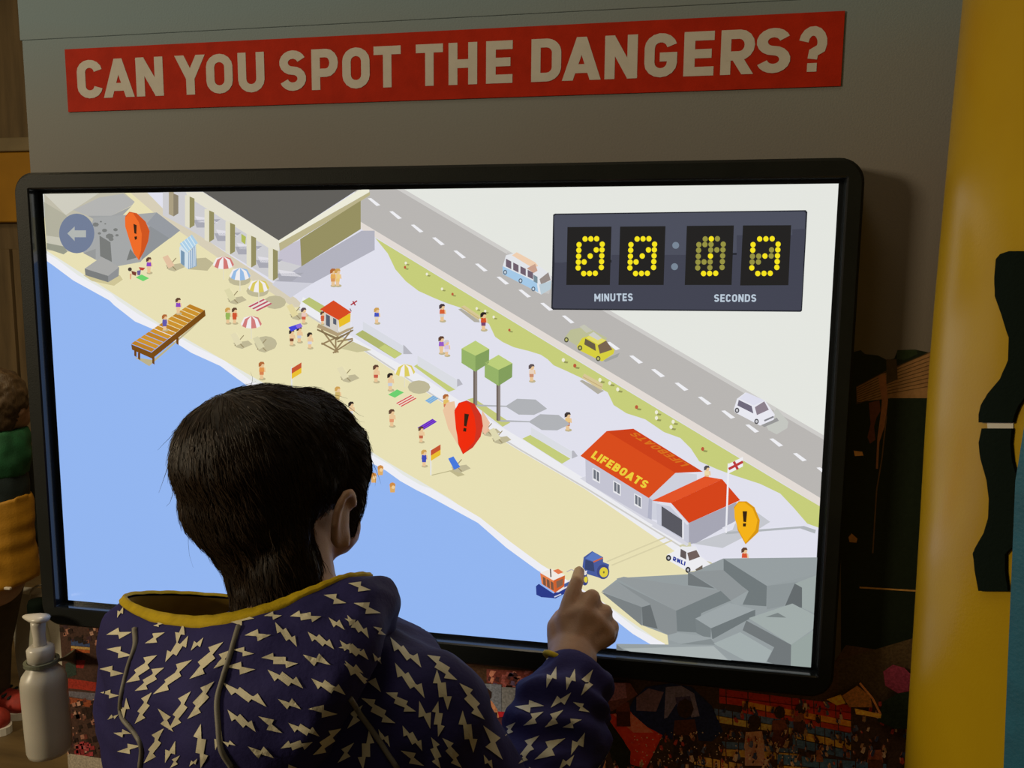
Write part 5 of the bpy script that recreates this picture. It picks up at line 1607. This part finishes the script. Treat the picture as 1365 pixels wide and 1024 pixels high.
# ------------------------------------------------------------------ child in the background, bag and flask
M['brown_hair'] = mat('brown_hair', (0.085, 0.050, 0.020), 0.6, .5, 60, .6, 300, stretch=(1, 1, .3))
M['green_fleece'] = mat('green_fleece', (0.010, 0.115, 0.040), 0.8, .3, 40, .4, 300)
M['dark_coat'] = mat('dark_teal_coat', (0.010, 0.024, 0.026), 0.7, .3, 30, .3, 300)
M['orange_coat'] = mat('orange_coat', (0.50, 0.24, 0.010), 0.65, .25, 14, .3, 200)
M['brown_trouser'] = mat('brown_trousers', (0.075, 0.050, 0.020), 0.8, .3, 30)
M['red_shoe'] = mat('red_canvas', (0.42, 0.035, 0.02), 0.7, .3, 60)
M['pale_paper'] = mat('pale_paper', (0.66, 0.62, 0.50), 0.75, .25, 12, .3, 120)
M['flask_grey'] = mat('flask_grey', (0.42, 0.42, 0.33), 0.4)
fb = PZ(-6, 962, 0)
YC = fb.y
c2 = empty('person', (fb.x, YC, 0), 'child in a green, dark and orange coat standing left behind the panel', 'person')
q = lambda x, y, dy=0: PY(x, y, YC) + Vector((0, dy, 0))
sc = (YC - CAM_POS.y) / FOC * 1.02                  # metres per pixel there
bm = bmesh.new()
hd = q(-2, 538)
ell(bm, hd, (.072, .066, .088)); ell(bm, hd + Vector((.012, .03, -.03)), (.05, .05, .055))
ell(bm, hd + Vector((.02, .078, -.008)), (.008, .012, .012), None, 2)
ell(bm, hd + Vector((.072, .0, -.012)), (.006, .012, .02), None, 2); ell(bm, hd + Vector((-.072, .0, -.012)), (.006, .012, .02), None, 2)
chain(bm, [(hd + Vector((-.01, 0, -.06)), .036), (q(-12, 620), .05), (q(-12, 700), .085), (q(-10, 770), .085)])
for dy in (-.055, .055):
    chain(bm, [(q(-18, 780, dy * .8), .06), (q(-25, 870, dy * .75), .040), (q(-25, 950, dy * .75), .028), (q(-6, 958, dy * .75), .022)])
    chain(bm, [(q(-14, 605, dy * 1.6), .035), (q(-20, 690, dy * 2.2), .03), (q(-8, 735, dy * 2.2), .022), (q(0, 750, dy * 2.0), .02)])
    for k in range(4): capsule(bm, q(2, 752, dy * 2.0 + (k - 1.5) * .012), .008, q(10, 766 - k, dy * 2.0 + (k - 1.5) * .014), .006)
    capsule(bm, q(0, 756, dy * 1.7), .008, q(6, 768, dy * 1.6), .006)
link_mesh('body', remesh(bm, .006, 4), M['skin'], c2)
bm = bmesh.new()
ell(bm, hd + Vector((.004, -.012, .016)), (.080, .074, .086)); ell(bm, hd + Vector((.002, -.03, -.03)), (.064, .052, .066))
me = remesh(bm, .006, 4); warp(me, lambda co, no: no * (.006 * noise.noise(co * 40) + .004 * noise.noise(co * 90)))
link_mesh('hair', me, M['brown_hair'], c2)


def ringy(c, rx, ry, n=24): return [c + Vector((rx * math.cos(2 * math.pi * k / n), ry * math.sin(2 * math.pi * k / n), 0)) for k in range(n)]


def coat(name, lst, m_, label):
    bm = bmesh.new()
    loft(bm, [ringy(q(x, y), rx * sc, ry * sc) for x, y, rx, ry in lst])
    return bm


bm = coat('coat', [(-10, 690, 54, 46), (-10, 655, 54, 46), (-10, 620, 50, 44), (-8, 604, 40, 36)], None, None)
for dy in (-1, 1): chain(bm, [(q(-16, 622, dy * .085), .055), (q(-20, 690, dy * .125), .052), (q(-2, 728, dy * .125), .046)])
me = remesh(bm, .008, 4); warp(me, lambda co, no: no * .004 * noise.noise(co * 24))
coat_o = link_mesh('coat', me, M['dark_coat'], c2)
bm = coat('hood', [(-8, 634, 50, 46), (-8, 612, 54, 50), (-6, 588, 50, 46), (-4, 570, 42, 40)], None, None)
me = remesh(bm, .008, 4); warp(me, lambda co, no: no * .006 * noise.noise(co * 26))
link_mesh('coat_hood', me, M['green_fleece'], coat_o, 'green collar and hood')
bm = bmesh.new()
rg_ = []
for x, y, rx, ry, tl_ in ((-10, 668, 57, 50, 12), (-8, 700, 58, 52, 8), (-6, 740, 60, 54, 2), (-4, 782, 62, 56, -12)):
    rr = ringy(q(x, y), rx * sc, ry * sc)
    for v in rr: v.z += (v.x - q(x, y).x) * .22
    rg_.append(rr)
loft(bm, rg_)
me = remesh(bm, .008, 3); warp(me, lambda co, no: no * .006 * noise.noise(Vector((co.x * 10, co.y * 10, co.z * 30))))
link_mesh('coat_skirt', me, M['orange_coat'], coat_o, 'orange lower half of the coat')
bm = bmesh.new(); box(bm, q(43, 764) + Vector((.012, -.112, -.004)), q(43, 764) + Vector((.03, -.104, .002)), .001, 1)
obj('zip_pull', bm, M['pump_white'], coat_o, 'small pale zip pull')
bm = bmesh.new(); box(bm, q(-2, 635) + Vector((-.06, -.118, -.004)), q(-2, 635) + Vector((.025, -.1, .003)), .001, 1)
obj('coat_piping', bm, M['yellow_trim'], coat_o, 'thin yellow line across the chest')
bm = bmesh.new()
for dy in (-.055, .055): chain(bm, [(q(-18, 770, dy * .8), .070), (q(-25, 870, dy * .75), .048), (q(-25, 935, dy * .75), .044)])
link_mesh('trousers', remesh(bm, .008, 4), M['brown_trouser'], c2)
for dy in (-.06, .06):
    b0 = Vector((q(-25, 950).x + .01, YC + dy * .75, 0))
    bm = bmesh.new(); capsule(bm, b0 + Vector((-.02, 0, .045)), .036, b0 + Vector((.085, 0, .036)), .034)
    for v in bm.verts: v.co.z = max(v.co.z, .016)
    sh = obj('shoe', bm, M['red_shoe'], c2, 'red trainer with pale sole', True)
    bm = bmesh.new()
    out = [(b0.x + .032 + .095 * math.cos(R(k * 15)), b0.y + .042 * math.sin(R(k * 15))) for k in range(24)]
    loft(bm, [[Vector((x, y, z)) for x, y in out] for z in (.0005, .008, .022)])
    obj('sole', bm, M['sole'], sh, 'pale sole')
    bm = bmesh.new()
    for k in range(3): capsule(bm, b0 + Vector((.03 + .018 * k, -.026, .072 - .004 * k)), .004, b0 + Vector((.03 + .018 * k, .026, .072 - .004 * k)), .004)
    obj('laces', bm, M['dark_coat'], sh, 'dark laces')
bgp = PZ(74, 926, 0)
bag = empty('carrier_bag', bgp, 'pale grey paper bag standing behind the pump bottle', 'bag')
s2 = (bgp.y - CAM_POS.y) / FOC
top = PY(45, 788, bgp.y).z
bm = bmesh.new()
rings = []
for z, w_, d_ in ((0.001, .085, .035), (.1, .088, .036), (top * .6, .088, .030), (top, .088, .022)):
    rings.append([Vector((bgp.x + sx * w_ - z / top * .03, bgp.y + sy * d_, z + (.012 * noise.noise(Vector((sx, sy, z * 9))) if z > .01 else 0))) for sx, sy in ((-1, -1), (-.2, -.9), (.3, -1.05), (1, -1), (1, 1), (.3, .9), (-.3, 1), (-1, 1))])
loft(bm, rings)
obj('bag_body', bm, M['pale_paper'], bag)
bm = bmesh.new()
hp = [Vector((bgp.x + .05 * math.cos(R(a)) + 0, bgp.y - .02, top - .015 + .045 * math.sin(R(a)))) for a in range(0, 181, 15)]
tube(bm, hp, .0035, 6)
obj('bag_handle', bm, M['pale_paper'], bag)
flp = PZ(61, 968, 0)
fl = empty('flask', flp, 'tall flask with a round black lid between bag and screen', 'flask')
ft = PY(50, 800, flp.y).z
bm = bmesh.new()
lathe(bm, [(.02, .001), (.028, .002), (.030, .02), (.030, ft * .6), (.025, ft * .72), (.021, ft * .80), (.021, ft * .90)], 28, Matrix.Translation((flp.x, flp.y, 0)))
obj('flask_body', bm, M['flask_grey'], fl, None, True)
bm = bmesh.new()
lathe(bm, [(.010, ft * .885), (.024, ft * .89), (.026, ft * .91), (.026, ft * .97), (.022, ft * 1.0), (.008, ft * 1.005)], 28, Matrix.Translation((flp.x, flp.y, 0)))
obj('flask_lid', bm, M['black_rubber'], fl, 'round black lid', True)
